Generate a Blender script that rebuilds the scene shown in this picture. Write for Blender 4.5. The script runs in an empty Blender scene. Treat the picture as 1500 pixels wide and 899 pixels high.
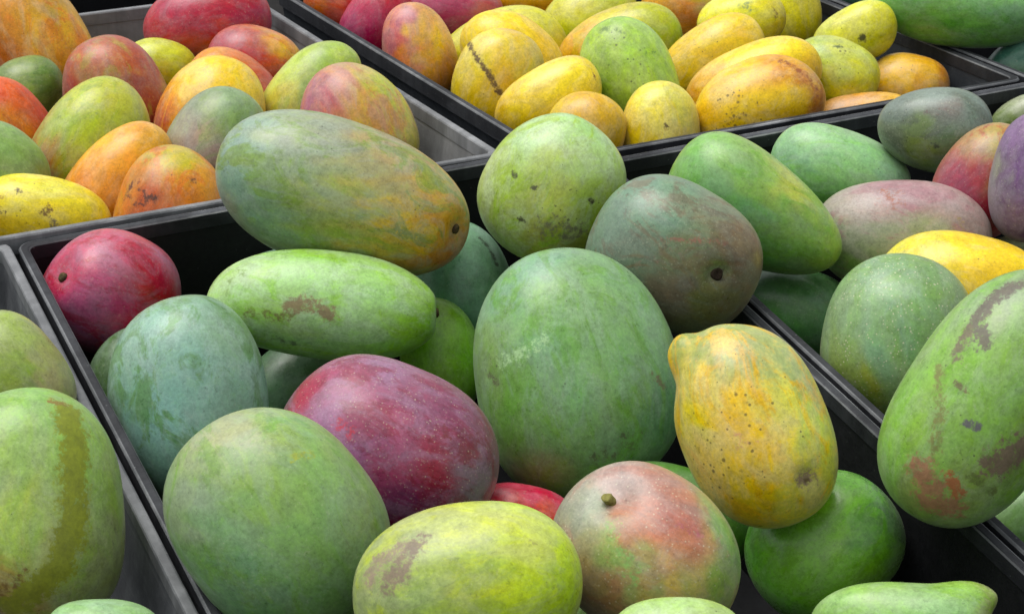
# Mango crates at a market stall -- procedural Blender 4.5 scene
import bpy, math, random
import numpy as np
from mathutils import Matrix, Vector, Quaternion

sc = bpy.context.scene
COL = sc.collection

# ------------------------------------------------------------------ camera
cam_d = bpy.data.cameras.new('camera'); cam = bpy.data.objects.new('camera', cam_d); COL.objects.link(cam)
cam.matrix_world = Matrix(((0.99996, -0.009, 0.0, 0.0), (0.003579, 0.397676, -0.917519, 0.0), (0.008258, 0.917482, 0.397692, 0.62), (0.0, 0.0, 0.0, 1.0)))
cam_d.sensor_width = 36.0
cam_d.lens = 74.736
cam_d.clip_start = 0.05; cam_d.clip_end = 200.0
cam_d.dof.use_dof = True; cam_d.dof.focus_distance = 1.55; cam_d.dof.aperture_fstop = 45.0
sc.camera = cam

# ------------------------------------------------------------------ world, sun, exposure
SUN_EL, SUN_ROT = math.radians(72), math.radians(-75)
world = bpy.data.worlds.new('World'); sc.world = world; world.use_nodes = True
wn, wl = world.node_tree.nodes, world.node_tree.links
wn.clear()
sky = wn.new('ShaderNodeTexSky'); sky.sky_type = 'NISHITA'; sky.sun_disc = False
sky.sun_elevation = SUN_EL; sky.sun_rotation = SUN_ROT
sky.air_density = 1.0; sky.dust_density = 4.0; sky.ozone_density = 1.0
hsv = wn.new('ShaderNodeHueSaturation'); hsv.inputs['Saturation'].default_value = 0.2
bg = wn.new('ShaderNodeBackground'); bg.inputs['Strength'].default_value = 0.13
out = wn.new('ShaderNodeOutputWorld')
wl.new(sky.outputs[0], hsv.inputs['Color']); wl.new(hsv.outputs[0], bg.inputs[0]); wl.new(bg.outputs[0], out.inputs[0])
sun_d = bpy.data.lights.new('sun', 'SUN'); sun_d.energy = 1.3; sun_d.angle = math.radians(45); sun_d.color = (1.0, 0.965, 0.91)
sun = bpy.data.objects.new('sun', sun_d); COL.objects.link(sun)
sv = Vector((math.sin(SUN_ROT) * math.cos(SUN_EL), math.cos(SUN_ROT) * math.cos(SUN_EL), math.sin(SUN_EL)))
sun.rotation_euler = sv.to_track_quat('Z', 'Y').to_euler(); sun.location = sv * 5
sc.view_settings.view_transform = 'Standard'; sc.view_settings.look = 'None'
sc.view_settings.gamma = 1.0; sc.view_settings.use_curve_mapping = False
sc.cycles.max_bounces = 5; sc.cycles.diffuse_bounces = 3; sc.cycles.glossy_bounces = 2
sc.view_settings.exposure = 0.47

# ------------------------------------------------------------------ helpers
def lin(rgb):
    v = [c / 255 for c in rgb]                    # display colour 0-255 to linear
    return tuple(c / 12.92 if c <= .04045 else ((c + .055) / 1.055) ** 2.4 for c in v)

def add(name, mesh, mat, parent=None, smooth=False):
    o = bpy.data.objects.new(name, mesh); COL.objects.link(o)
    if mat: mesh.materials.append(mat)
    if parent: o.parent = parent
    if smooth: mesh.polygons.foreach_set('use_smooth', np.ones(len(mesh.polygons), bool))
    return o

def pydata(name, v, f):
    me = bpy.data.meshes.new(name); me.from_pydata([tuple(map(float, p)) for p in v], [], f); me.update(); return me

def tag(o, label, cat, group=None):
    o['label'] = label; o['category'] = cat
    if group: o['group'] = group

def empty(name, mat):
    o = bpy.data.objects.new(name, None); COL.objects.link(o); o.empty_display_size = .05; o.matrix_world = mat; return o

class N:
    """tiny node-tree writer"""
    def __init__(s, tree): s.t = tree; s.n = tree.nodes; s.l = tree.links
    def new(s, typ, ins=None, **kw):
        n = s.n.new(typ)
        for k, v in kw.items(): setattr(n, k, v)
        for k, v in (ins or {}).items():
            if isinstance(v, bpy.types.NodeSocket): s.l.new(v, n.inputs[k])
            else: n.inputs[k].default_value = v
        return n
    def math(s, op, a, b=0.0, c=None, clamp=False):
        n = s.n.new('ShaderNodeMath'); n.operation = op; n.use_clamp = clamp
        for i, v in enumerate((a, b) if c is None else (a, b, c)):
            if isinstance(v, bpy.types.NodeSocket): s.l.new(v, n.inputs[i])
            else: n.inputs[i].default_value = v
        return n.outputs[0]
    def mix(s, fac, a, b, blend='MIX'):
        n = s.n.new('ShaderNodeMix'); n.data_type = 'RGBA'; n.blend_type = blend; n.clamp_factor = True
        for i, v in ((0, fac), (6, a), (7, b)):
            if isinstance(v, bpy.types.NodeSocket): s.l.new(v, n.inputs[i])
            else: n.inputs[i].default_value = v
        return n.outputs[2]
    def ss(s, v, lo, hi, a=0.0, b=1.0):
        n = s.n.new('ShaderNodeMapRange'); n.interpolation_type = 'SMOOTHSTEP'; n.clamp = True
        for i, q in enumerate((v, lo, hi, a, b)):
            if isinstance(q, bpy.types.NodeSocket): s.l.new(q, n.inputs[i])
            else: n.inputs[i].default_value = q
        return n.outputs[0]
    def noise(s, vec, scale, detail=4, rough=.55, dist=0.0):
        n = s.new('ShaderNodeTexNoise', {'Vector': vec, 'Scale': scale, 'Detail': detail, 'Roughness': rough, 'Distortion': dist})
        return n.outputs[0]
    def vmul(s, vec, v):
        return s.new('ShaderNodeVectorMath', {0: vec, 1: v}, operation='MULTIPLY').outputs[0]
    def vadd(s, vec, v):
        return s.new('ShaderNodeVectorMath', {0: vec, 1: v}, operation='ADD').outputs[0]

def material(name):
    m = bpy.data.materials.new(name); m.use_nodes = True; m.node_tree.nodes.clear()
    return m, N(m.node_tree)

# ------------------------------------------------------------------ crate plastic, wood, ground materials
def plastic(name, base, dust, amount, worn):
    m, n = material(name)
    tc = n.new('ShaderNodeTexCoord').outputs['Object']
    big = n.noise(tc, 9, 6, .62, .8); fine = n.noise(tc, 140, 4, .7)
    run = n.noise(n.vmul(tc, (60, 60, 7)), 1.0, 5, .65)          # vertical scuffs
    sc_ = n.noise(n.vmul(tc, (6, 6, 90)), 1.0, 6, .7, .5)         # long scratches
    f1 = n.math('MULTIPLY', n.ss(big, .32, .72), n.ss(run, .3, .75, .35, 1.0))
    f1 = n.math('MULTIPLY', f1, amount)
    f2 = n.math('MULTIPLY', n.ss(sc_, .60, .74), worn)
    f3 = n.math('MULTIPLY', n.ss(fine, .62, .78), worn * .5)
    f = n.math('ADD', n.math('ADD', f1, f2), f3, clamp=True)
    c = n.mix(f, (*base, 1), (*dust, 1))
    spk = n.new('ShaderNodeTexVoronoi', {'Vector': tc, 'Scale': 110.0}).outputs['Distance']
    c = n.mix(n.math('MULTIPLY', n.ss(spk, .10, .03), .35 * worn), c, (.35, .36, .37, 1))
    ro = n.ss(fine, .3, .7, .55, .75)
    hgt = n.math('ADD', n.math('MULTIPLY', fine, .5), n.math('MULTIPLY', sc_, .5))
    bmp = n.new('ShaderNodeBump', {'Strength': .35, 'Distance': .0012, 'Height': hgt}).outputs[0]
    b = n.new('ShaderNodeBsdfPrincipled', {'Base Color': c, 'Roughness': ro, 'Normal': bmp, 'Specular IOR Level': .3})
    o = n.new('ShaderNodeOutputMaterial', {'Surface': b.outputs[0]})
    return m

def plain(name, c1, c2, scale, rough):
    m, n = material(name)
    tc = n.new('ShaderNodeTexCoord').outputs['Object']
    f = n.noise(tc, scale, 6, .65)
    c = n.mix(n.ss(f, .3, .7), (*c1, 1), (*c2, 1))
    bmp = n.new('ShaderNodeBump', {'Strength': .4, 'Distance': .002, 'Height': f}).outputs[0]
    b = n.new('ShaderNodeBsdfPrincipled', {'Base Color': c, 'Roughness': rough, 'Normal': bmp, 'Specular IOR Level': .12})
    n.new('ShaderNodeOutputMaterial', {'Surface': b.outputs[0]})
    return m

GROUND = plain('asphalt', (.035, .035, .037), (.06, .06, .06), 40, .9)
WOOD = plain('shade_darkened_wood', (.006, .0055, .005), (.012, .011, .010), 25, .7)  # wood colour taken near black to stand in for shade between crates
STEM = plain('dry_stem', (.10, .075, .03), (.035, .025, .015), 300, .8)
STEMD = plain('dark_stem', (.02, .014, .010), (.045, .032, .022), 400, .9)
STEMG = plain('green_stem', (.26, .25, .07), (.12, .10, .03), 300, .7)

# ------------------------------------------------------------------ ground and display table
g = pydata('ground', [(-60, -60, -.95), (60, -60, -.95), (60, 60, -.95), (-60, 60, -.95)], [(0, 1, 2, 3)])
go = add('ground', g, GROUND); go['kind'] = 'structure'

def box_mesh(name, x0, x1, y0, y1, z0, z1):
    v = [(x, y, z) for z in (z0, z1) for y in (y0, y1) for x in (x0, x1)]
    return pydata(name, v, [(0, 2, 3, 1), (4, 5, 7, 6), (0, 1, 5, 4), (2, 6, 7, 3), (0, 4, 6, 2), (1, 3, 7, 5)])

FRAME = {'K': Matrix(((0.879017, -0.476791, 0.0, 0.0),
    (0.476791, 0.879017, 0.0, 0.0),
    (0.0, 0.0, 1.0, 0.0),
    (0.0, 0.0, 0.0, 1.0))), 'F': Matrix(((0.909208, -0.416138, 0.013068, 0.0),
    (0.41477, 0.902601, -0.115226, 1.643),
    (0.036155, 0.110185, 0.993253, 0.0),
    (0.0, 0.0, 0.0, 1.0)))}
DEPTH = .20
def table(fr, x0, x1, y0, y1, label):
    M = FRAME[fr]
    t = empty('display_table', Matrix.Translation(M @ Vector(((x0+x1)/2, (y0+y1)/2, -DEPTH-.03))))
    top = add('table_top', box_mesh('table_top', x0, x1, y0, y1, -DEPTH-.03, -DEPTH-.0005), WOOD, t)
    top.matrix_parent_inverse = t.matrix_world.inverted(); top.matrix_basis = M
    for x in (x0+.06, x1-.06):
        for y in (y0+.06, y1-.06):
            p = M @ Vector((x, y, -DEPTH-.02))
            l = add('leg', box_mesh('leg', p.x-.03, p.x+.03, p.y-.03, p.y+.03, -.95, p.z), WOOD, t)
            l.matrix_parent_inverse = t.matrix_world.inverted()
    tag(t, label, 'table')
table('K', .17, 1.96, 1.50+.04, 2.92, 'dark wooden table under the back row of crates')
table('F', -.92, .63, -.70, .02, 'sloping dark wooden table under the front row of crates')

# ------------------------------------------------------------------ crates
def rr(x0, x1, y0, y1, r, n=8):
    P = []
    for cx, cy, a0 in ((x1-r, y0+r, -90), (x1-r, y1-r, 0), (x0+r, y1-r, 90), (x0+r, y0+r, 180)):
        for i in range(n + 1):
            a = math.radians(a0 + 90 * i / n); P.append((cx + r*math.cos(a), cy + r*math.sin(a)))
    return P

def crate(fr, x0, x1, y0, y1, mat, rim_mat, label):
    M = FRAME[fr]
    cx, cy = (x0+x1)/2, (y0+y1)/2
    base = M @ Matrix.Translation((cx, cy, -DEPTH))
    t = empty('crate', base)
    X0, X1, Y0, Y1 = x0-cx, x1-cx, y0-cy, y1-cy
    H = DEPTH
    def loop(inset, z, r):
        return [(px, py, z) for px, py in rr(X0+inset, X1-inset, Y0+inset, Y1-inset, r)]
    # rim: a rounded lip swept round the top
    prof = [(.0000, H-.0016), (.0008, H-.0004), (.0018, H), (.0062, H), (.0072, H-.0004), (.0080, H-.0016), (.0080, H-.0130), (.0000, H-.0150)]
    V, Fc = [], []
    for ins, z in prof: V += loop(ins, z, .012 - ins*.5)
    m_ = len(V) // len(prof)
    for a in range(len(prof)):
        b = (a+1) % len(prof)
        for i in range(m_):
            j = (i+1) % m_
            Fc.append((a*m_+i, a*m_+j, b*m_+j, b*m_+i))
    rm = pydata('rim', V, Fc); ro = add('rim', rm, rim_mat, t); rm.materials.append(R_EDGE)
    for k in range(len(Fc)):                               # scuffed edges of the lip
        if k // m_ in (0, 1, 4, 5): rm.polygons[k].material_index = 1 if k // m_ in (0, 1, 4) else 0
    # four tapering walls
    L = [loop(.0025, H-.012, .011), loop(.0240, .004, .012), loop(.0285, .004, .010), loop(.0070, H-.012, .009)]
    for s in range(4):
        idx = [(s*9 + 4 + k) % 36 for k in range(10)]
        V, Fc = [], []
        for lp in L: V += [lp[i] for i in idx]
        q = len(idx)
        for a in range(4):
            b = (a+1) % 4
            for i in range(q-1): Fc.append((a*q+i, a*q+i+1, b*q+i+1, b*q+i))
        Fc += [(0, q, 2*q, 3*q), (4*q-1, 3*q-1, 2*q-1, q-1)]
        add('wall', pydata('wall', V, Fc), mat, t)
    V = loop(.0245, .0, .014) + loop(.0245, .006, .014)
    Fc = [tuple(range(35, -1, -1)), tuple(range(36, 72))] + [(i, (i+1) % 36, 36+(i+1) % 36, 36+i) for i in range(36)]
    add('floor', pydata('floor', V, Fc), mat, t)
    tag(t, label, 'crate', 'plastic mango crates')
    return t

P_BLACK = plastic('black_plastic', (.004, .0045, .0055), (.030, .033, .038), .3, .2)
P_NAVY = plastic('blue_black_plastic', (.018, .023, .029), (.10, .11, .122), .6, .4)
P_GREY = plastic('weathered_grey_plastic', (.12, .124, .126), (.30, .305, .305), .95, .5)
P_DGREY = plastic('weathered_dark_plastic', (.055, .059, .066), (.20, .21, .22), .95, .5)
R_BLACK = plastic('worn_black_rim', (.012, .013, .016), (.10, .108, .12), .6, .6)
R_EDGE = plastic('scuffed_rim_edge', (.07, .075, .08), (.34, .35, .36), .9, .8)
R_GREY = plastic('worn_grey_rim', (.10, .105, .11), (.32, .33, .34), .9, .7)
crate('F', -0.392, 0.098, -0.66, 0.087, P_BLACK, R_BLACK, 'black plastic crate of large mixed mangoes around the biggest plain green mango')
crate('F', 0.1025, 0.6, -0.66, 0.048, P_BLACK, R_BLACK, 'black plastic crate holding the freckled green, clear yellow and dark purple mangoes')
crate('F', -0.89, -0.3965, -0.6, 0.094, P_DGREY, R_GREY, 'worn grey crate holding the mango with the brown sap streak')
crate('K', 0.2, 0.836, 1.5595, 2.165, P_GREY, R_GREY, 'weathered grey crate full of red, orange and green mangoes')
crate('K', 0.868, 1.396, 1.523, 2.16, P_NAVY, R_BLACK, 'blue-black crate full of mostly yellow speckled mangoes')
crate('K', 1.402, 1.93, 1.5, 2.1, P_BLACK, R_BLACK, 'black crate under the long bright green mango, beside the yellow mango crate')
crate('K', 0.2, 0.863, 2.32, 2.9, P_BLACK, R_BLACK, 'empty black crate behind the weathered grey crate')


# ------------------------------------------------------------------ mango skin
def skin_group():
    g = bpy.data.node_groups.new('mango_skin', 'ShaderNodeTree')
    I = g.interface
    def sock(nm, typ, d, io='INPUT'):
        s_ = I.new_socket(nm, in_out=io, socket_type=typ)
        if io == 'INPUT': s_.default_value = d
    sock('Rub', 'NodeSocketColor', (0, 0, 0, 1)); sock('Rub Amount', 'NodeSocketFloat', .5)
    sock('Bloom', 'NodeSocketColor', (0, 0, 0, 1)); sock('Bloom Amount', 'NodeSocketFloat', .5)
    sock('Lenticels', 'NodeSocketFloat', .2); sock('Gloss', 'NodeSocketFloat', .4); sock('Seed', 'NodeSocketVector', (0, 0, 0))
    sock('BSDF', 'NodeSocketShader', None, 'OUTPUT')
    n = N(g)
    gi = n.new('NodeGroupInput').outputs
    tc = n.vadd(n.new('ShaderNodeTexCoord').outputs['Object'], gi['Seed'])
    col = n.new('ShaderNodeAttribute', attribute_name='Col').outputs['Color']
    mk = n.new('ShaderNodeAttribute', attribute_name='Mark').outputs
    sp = n.new('ShaderNodeAttribute', attribute_name='Speck').outputs['Fac']
    st = n.vmul(tc, (.55, 1.0, 1.0))
    n_rub = n.noise(st, 30, 5, .7, 1.1)
    n_blm = n.noise(n.vadd(st, (3.1, 1.7, .4)), 44, 5, .72, .8)
    n_mid = n.noise(n.vadd(tc, (7, 2, 5)), 110, 3, .75)
    n_fin = n.noise(tc, 480, 2, .7)
    rub = n.math('MULTIPLY', n.ss(n_rub, .49, .60), gi['Rub Amount'])
    rub2 = n.math('MULTIPLY', n.ss(n_mid, .50, .72), n.math('MULTIPLY', gi['Rub Amount'], .45))
    rubf = n.math('MAXIMUM', rub, rub2)
    c = n.mix(rubf, col, gi['Rub'])
    blm = n.math('MULTIPLY', n.math('MULTIPLY', n.ss(n_blm, .46, .60), n.ss(n_fin, .25, .6, .55, 1.0)), gi['Bloom Amount'])
    c = n.mix(blm, c, gi['Bloom'])
    # slow hue drift and darker smudges
    n_drf = n.noise(n.vadd(st, (8, 3, 6)), 17, 2, .6)
    c = n.new('ShaderNodeHueSaturation', {'Hue': n.ss(n_drf, .3, .7, .489, .511), 'Saturation': n.ss(n_blm, .3, .7, 1.10, .92), 'Value': n.ss(n_drf, .3, .7, .93, 1.06), 'Color': c}).outputs[0]
    smu = n.math('MULTIPLY', n.ss(n.noise(n.vadd(tc, (4, 4, 9)), 60, 4, .75, 1.0), .60, .74), .22)
    c = n.mix(smu, c, n.mix(.55, c, (.055, .055, .03, 1)))
    # tonal mottling of the skin
    mot = n.math('ADD', n.ss(n_mid, .25, .75, .80, 1.12), n.ss(n_fin, .3, .7, -.10, .09))
    c = n.mix(1.0, c, n.new('ShaderNodeCombineXYZ', {0: mot, 1: mot, 2: mot}).outputs[0], 'MULTIPLY')
    # crisp flecks in the skin
    n_flk = n.noise(n.vadd(tc, (6, 8, 2)), 300, 3, .75)
    c = n.mix(n.math('MULTIPLY', n.ss(n_flk, .60, .68), .34), c, n.mix(.75, c, (.06, .065, .03, 1), 'MULTIPLY'))
    c = n.mix(n.math('MULTIPLY', n.ss(n_flk, .40, .32), .22), c, n.mix(.45, c, (.75, .76, .55, 1)))
    # lenticels: small pale dots
    v1 = n.new('ShaderNodeTexVoronoi', {'Vector': n.vadd(tc, n.vmul(n.new('ShaderNodeTexNoise', {'Vector': tc, 'Scale': 60.0}).outputs['Color'], (.004, .004, .004))), 'Scale': 390.0})
    vr = n.new('ShaderNodeSeparateColor', {0: v1.outputs['Color']}).outputs
    dot = n.math('MULTIPLY', n.ss(v1.outputs['Distance'], .30, .10), n.ss(vr[0], .10, 1.0))
    v4 = n.new('ShaderNodeTexVoronoi', {'Vector': n.vadd(tc, (3, 4, 8)), 'Scale': 210.0})
    v4r = n.new('ShaderNodeSeparateColor', {0: v4.outputs['Color']}).outputs
    dot4 = n.math('MULTIPLY', n.ss(v4.outputs['Distance'], .17, .07), n.ss(v4r[0], .55, .95))
    dot = n.math('MAXIMUM', n.math('MULTIPLY', dot, .75), dot4)
    dot = n.math('MULTIPLY', n.math('MULTIPLY', dot, gi['Lenticels']), n.ss(n_rub, .30, .58, .25, 1.0), clamp=True)
    pale = n.mix(.62, c, (.66, .64, .44, 1))
    c = n.mix(dot, c, pale)
    # dark specks, in clusters given by the Speck attribute
    v2 = n.new('ShaderNodeTexVoronoi', {'Vector': tc, 'Scale': 210.0})
    r2 = n.new('ShaderNodeSeparateColor', {0: v2.outputs['Color']}).outputs
    s2 = n.math('MULTIPLY', n.math('MULTIPLY', n.math('POWER', r2[1], 1.6), .42), n.math('ADD', sp, .12))
    d2 = n.ss(v2.outputs['Distance'], s2, n.math('MULTIPLY', s2, .45))
    v3 = n.new('ShaderNodeTexVoronoi', {'Vector': n.vadd(tc, (5, 1, 2)), 'Scale': 95.0})
    r3 = n.new('ShaderNodeSeparateColor', {0: v3.outputs['Color']}).outputs
    s3 = n.math('MULTIPLY', n.math('MULTIPLY', n.math('POWER', r3[1], 5.0), .34), n.math('ADD', sp, .08))
    d3 = n.ss(n.math('ADD', v3.outputs['Distance'], n.math('MULTIPLY', n_fin, .06)), n.math('ADD', s3, .02), n.math('MULTIPLY', s3, .5))
    d3 = n.math('MULTIPLY', d3, n.ss(s3, .01, .04))
    dk = n.math('MULTIPLY', n.math('MAXIMUM', d2, d3), .8)
    c = n.mix(dk, c, n.mix(.82, c, (.035, .028, .018, 1)))
    # hairline rubs and scratches
    nl = n.noise(n.vmul(n.vadd(tc, (1, 9, 4)), (.5, 1, 1)), 34, 2, .5, 2.4)
    ln = n.math('ABSOLUTE', n.math('SUBTRACT', nl, .5))
    lm = n.math('MULTIPLY', n.ss(ln, .010, .002), n.ss(n_blm, .54, .66))
    c = n.mix(n.math('MULTIPLY', lm, .45), c, n.mix(.6, c, (.10, .085, .05, 1)))
    # scars, bruises, sap stains (their own shapes, broken up by noise)
    n_edge = n.noise(n.vadd(tc, (2, 6, 1)), 170, 3, .75)
    gate = n.ss(mk['Alpha'], 0.0, .3)
    ma = n.math('ADD', mk['Alpha'], n.math('MULTIPLY', n.math('SUBTRACT', n_edge, .5), n.math('MULTIPLY', gate, 1.9)))
    ma = n.math('ADD', ma, n.math('MULTIPLY', n.math('SUBTRACT', n_fin, .5), n.math('MULTIPLY', gate, .9)))
    mf = n.ss(ma, .45, .95, 0.0, .92)
    mc = n.mix(1.0, mk['Color'], n.new('ShaderNodeCombineXYZ', {0: mot, 1: mot, 2: mot}).outputs[0], 'MULTIPLY')
    c = n.mix(mf, c, mc)
    ro = n.math('ADD', gi['Gloss'], n.math('ADD', n.math('MULTIPLY', blm, .35), n.ss(n_mid, .3, .7, -.04, .08)))
    ro = n.math('ADD', ro, n.math('MULTIPLY', mf, .2), clamp=True)
    h = n.noise(tc, 150, 2, .6)
    bmp = n.new('ShaderNodeBump', {'Strength': .22, 'Distance': .0010, 'Height': h}).outputs[0]
    b = n.new('ShaderNodeBsdfPrincipled', {'Base Color': c, 'Roughness': ro, 'Normal': bmp, 'Specular IOR Level': .5,
                                           'Sheen Weight': .06, 'Sheen Roughness': .45})
    n.new('NodeGroupOutput', {0: b.outputs[0]})
    return g
SKIN = skin_group()

def skin(rub, rub_a, bloom, bloom_a, lent, gloss, seed):
    m = bpy.data.materials.new('mango_skin'); m.use_nodes = True
    t = m.node_tree; t.nodes.clear()
    gnode = t.nodes.new('ShaderNodeGroup'); gnode.node_tree = SKIN
    i = gnode.inputs
    i['Rub'].default_value = (*lin(rub), 1); i['Rub Amount'].default_value = rub_a
    i['Bloom'].default_value = (*lin(bloom), 1); i['Bloom Amount'].default_value = bloom_a
    i['Lenticels'].default_value = lent; i['Gloss'].default_value = gloss
    i['Seed'].default_value = (seed * 1.37 % 9, seed * 2.11 % 9, seed * .73 % 9)
    o = t.nodes.new('ShaderNodeOutputMaterial'); t.links.new(gnode.outputs[0], o.inputs[0])
    return m

# ------------------------------------------------------------------ mango shape
def sphere(nu, nv):
    """unit sphere, poles on the long (x) axis"""
    th = np.linspace(0, math.pi, nv + 1)[1:-1]; ph = np.arange(nu) * 2 * math.pi / nu
    T, P = np.meshgrid(th, ph, indexing='ij')
    v = np.stack([np.cos(T), np.sin(T) * np.cos(P), np.sin(T) * np.sin(P)], -1).reshape(-1, 3)
    v = np.vstack([v, [[1, 0, 0], [-1, 0, 0]]])
    f = []; R = nv - 1
    i = np.arange(nu); j = (i + 1) % nu
    for r in range(R - 1):
        f.append(np.stack([r*nu + i, (r+1)*nu + i, (r+1)*nu + j, r*nu + j], 1))
    quads = np.concatenate(f)
    tris = np.concatenate([np.stack([np.full(nu, R*nu), i, j], 1), np.stack([np.full(nu, R*nu+1), (R-1)*nu + j, (R-1)*nu + i], 1)])
    return v, quads, tris
SPH = {0: sphere(72, 48), 1: sphere(168, 112)}

def deform(u, sem, egg, bend, bumps, seed, skew=None):
    rg = np.random.default_rng(seed)
    p = u.copy(); x = u[:, 0]
    xc = np.minimum(np.abs(x), .9995)                     # blunter ends than an ellipsoid
    full = (1 - xc ** 2.35) ** (1 / 2.15) / np.sqrt(1 - xc * xc)
    p[:, 1:] *= (full * (1 + egg * x))[:, None]
    p[:, 1] += bend * (.5 - x * x)
    p[:, 1] += rg.uniform(-.05, .05) * (x ** 3 - .6 * x)  # slight S curve
    k_ = rg.uniform(-.13, .13); k_ = k_ if skew is None else skew
    p[:, 0] += k_ * u[:, 1] * (1 - .4 * x * x)   # oblique shoulders
    p[:, 1] *= 1 + rg.uniform(-.05, .05) * u[:, 1]        # one cheek fuller than the other
    r = np.ones(len(u))
    for k in range(7):                                    # slow unevenness
        d = rg.normal(size=3); d /= np.linalg.norm(d)
        r += .0095 * np.sin(rg.uniform(2.0, 5.0) * (u @ d) + rg.uniform(0, 6.28))
    for (bx, by, bz, sg, hh) in bumps:
        c = np.array((bx, by, bz)); c /= np.linalg.norm(c)
        ang = np.arccos(np.clip(u @ c, -1, 1))
        r += hh * np.exp(-(ang / sg) ** (3 if hh > .1 else 2) / 2)
    return p * r[:, None] * np.array(sem)

def segdist(P, a, b):
    ab = b - a; L = ab @ ab
    t = np.clip(((P - a) @ ab) / L, 0, 1) if L > 1e-12 else np.zeros(len(P))
    return np.linalg.norm(P - (a + t[:, None] * ab), axis=1)

def stem_mesh(kind):
    if kind == 'stub': prof = [(.0, -.004), (.0036, -.004), (.0033, .001), (.0031, .0032), (.0035, .0048), (.0027, .0056), (.0, .0052)]
    elif kind == 'hole': prof = [(.0, -.003), (.0058, -.003), (.0052, .0006), (.0036, .0014), (.0024, .0006), (.0, .0004)]
    else: prof = [(.0, -.003), (.0042, -.003), (.0038, .0014), (.0026, .0028), (.0012, .0030), (.0, .0026)]
    n = 14; V, F = [], []
    for k, (r, z) in enumerate(prof):
        for i in range(n):
            a = 2 * math.pi * i / n; w = 1 + .10 * math.sin(3 * a + k)
            V.append((r * w * math.cos(a) + .0009 * max(z, 0) / .003, r * w * math.sin(a), z))
    for k in range(len(prof) - 1):
        for i in range(n): F.append((k*n + i, k*n + (i+1) % n, (k+1)*n + (i+1) % n, (k+1)*n + i))
    return pydata('stem', V, F)

GROUP = {'A': 'mangoes in the front crate of large mixed fruit', 'B': 'mangoes in the weathered grey crate', 'C': 'mangoes in the yellow mango crate',
         'D': 'mangoes in the black crate beside the big green mango', 'E': 'mangoes in the crate with the sap-streaked mango', 'F': 'mangoes in the crate behind the yellow mango crate'}

def mango(seed, crate_id, loc, quat, sem, label, paint, rub=((96, 128, 48), .4), bloom=((160, 176, 144), .3), lent=.2, gloss=.31, egg=0.0, bend=0.0, skew=None,
          bumps=(), specks=(), marks=(), stems=()):
    hi = 1 if crate_id in 'ADE' and seed < 200 else 0
    u, quads, tris = SPH[hi]
    p = deform(u, sem, egg, bend, bumps, seed, skew)
    me = bpy.data.meshes.new('mango')
    nv, nq, nt = len(p), len(quads), len(tris)
    me.vertices.add(nv); me.loops.add(nq*4 + nt*3); me.polygons.add(nq + nt)
    me.vertices.foreach_set('co', p.astype(np.float32).ravel())
    me.loops.foreach_set('vertex_index', np.concatenate([quads.ravel(), tris.ravel()]).astype(np.int32))
    me.polygons.foreach_set('loop_start', np.concatenate([np.arange(nq)*4, nq*4 + np.arange(nt)*3]).astype(np.int32))
    me.polygons.foreach_set('use_smooth', np.ones(nq + nt, bool))
    me.update(calc_edges=True); me.validate()
    S = np.array(sem); su = u * S; scale = S[1]
    # skin colour: soft blend between colour patches spread over the fruit
    pts = np.array([q[:3] for q in paint]); cols = np.array([lin(q[3:6]) for q in paint])
    rg = np.random.default_rng(seed + 77)
    jit = sum(.05 * np.sin(rg.uniform(5, 12) * (u @ rg.normal(size=3)) + rg.uniform(0, 6))[:, None] * rg.normal(size=3) for _ in range(5))
    d2 = (((u + jit)[:, None, :] - pts[None]) ** 2).sum(-1)
    w = 1 / (d2 + .035) ** 2.2
    c = (w[:, :, None] * cols[None]).sum(1) / w.sum(1)[:, None]
    a = me.attributes.new('Col', 'FLOAT_COLOR', 'POINT'); a.data.foreach_set('color', np.hstack([c, np.ones((nv, 1))]).astype(np.float32).ravel())
    sp = np.zeros(nv)
    for (x, y, z, r, s) in specks:
        sp = np.maximum(sp, s * np.exp(-(np.linalg.norm(su - np.array((x, y, z)) * S, axis=1) / r) ** 2))
    a = me.attributes.new('Speck', 'FLOAT', 'POINT'); a.data.foreach_set('value', sp.astype(np.float32))
    mc = np.zeros((nv, 4)); best = np.zeros(nv)
    for (line, wd, mark_rgb, s) in marks:
        L = [np.array(q) * S for q in line]
        d = np.min([segdist(su, L[k], L[k+1]) for k in range(len(L) - 1)], axis=0)
        al = s * np.clip(1.25 - d / wd * .60, 0, 1)
        k = al > best
        mc[k, :3] = lin(mark_rgb); best = np.maximum(best, al)
        near = (best <= 0) & (d < wd * 3); mc[near, :3] = lin(mark_rgb)
    mc[:, 3] = best
    a = me.attributes.new('Mark', 'FLOAT_COLOR', 'POINT'); a.data.foreach_set('color', mc.astype(np.float32).ravel())
    o = add('mango', me, skin(rub[0], rub[1], bloom[0], bloom[1], lent, gloss, seed))
    o.matrix_world = Matrix.Translation(loc) @ Quaternion(quat).to_matrix().to_4x4()
    for (x, y, z, kind) in stems:
        q = deform(np.array([[x, y, z]]), sem, egg, bend, bumps, seed, skew)[0]
        nrm = Vector((x / S[0], y / S[1], z / S[2])).normalized()
        s_ = add('stem', stem_mesh(kind), STEMG if kind == 'stub' else STEMD if kind == 'hole' else STEM, o, True)
        s_.matrix_basis = Matrix.Translation(q) @ nrm.to_track_quat('Z', 'Y').to_matrix().to_4x4()
    tag(o, label, 'mango', GROUP[crate_id])
    return o

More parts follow.
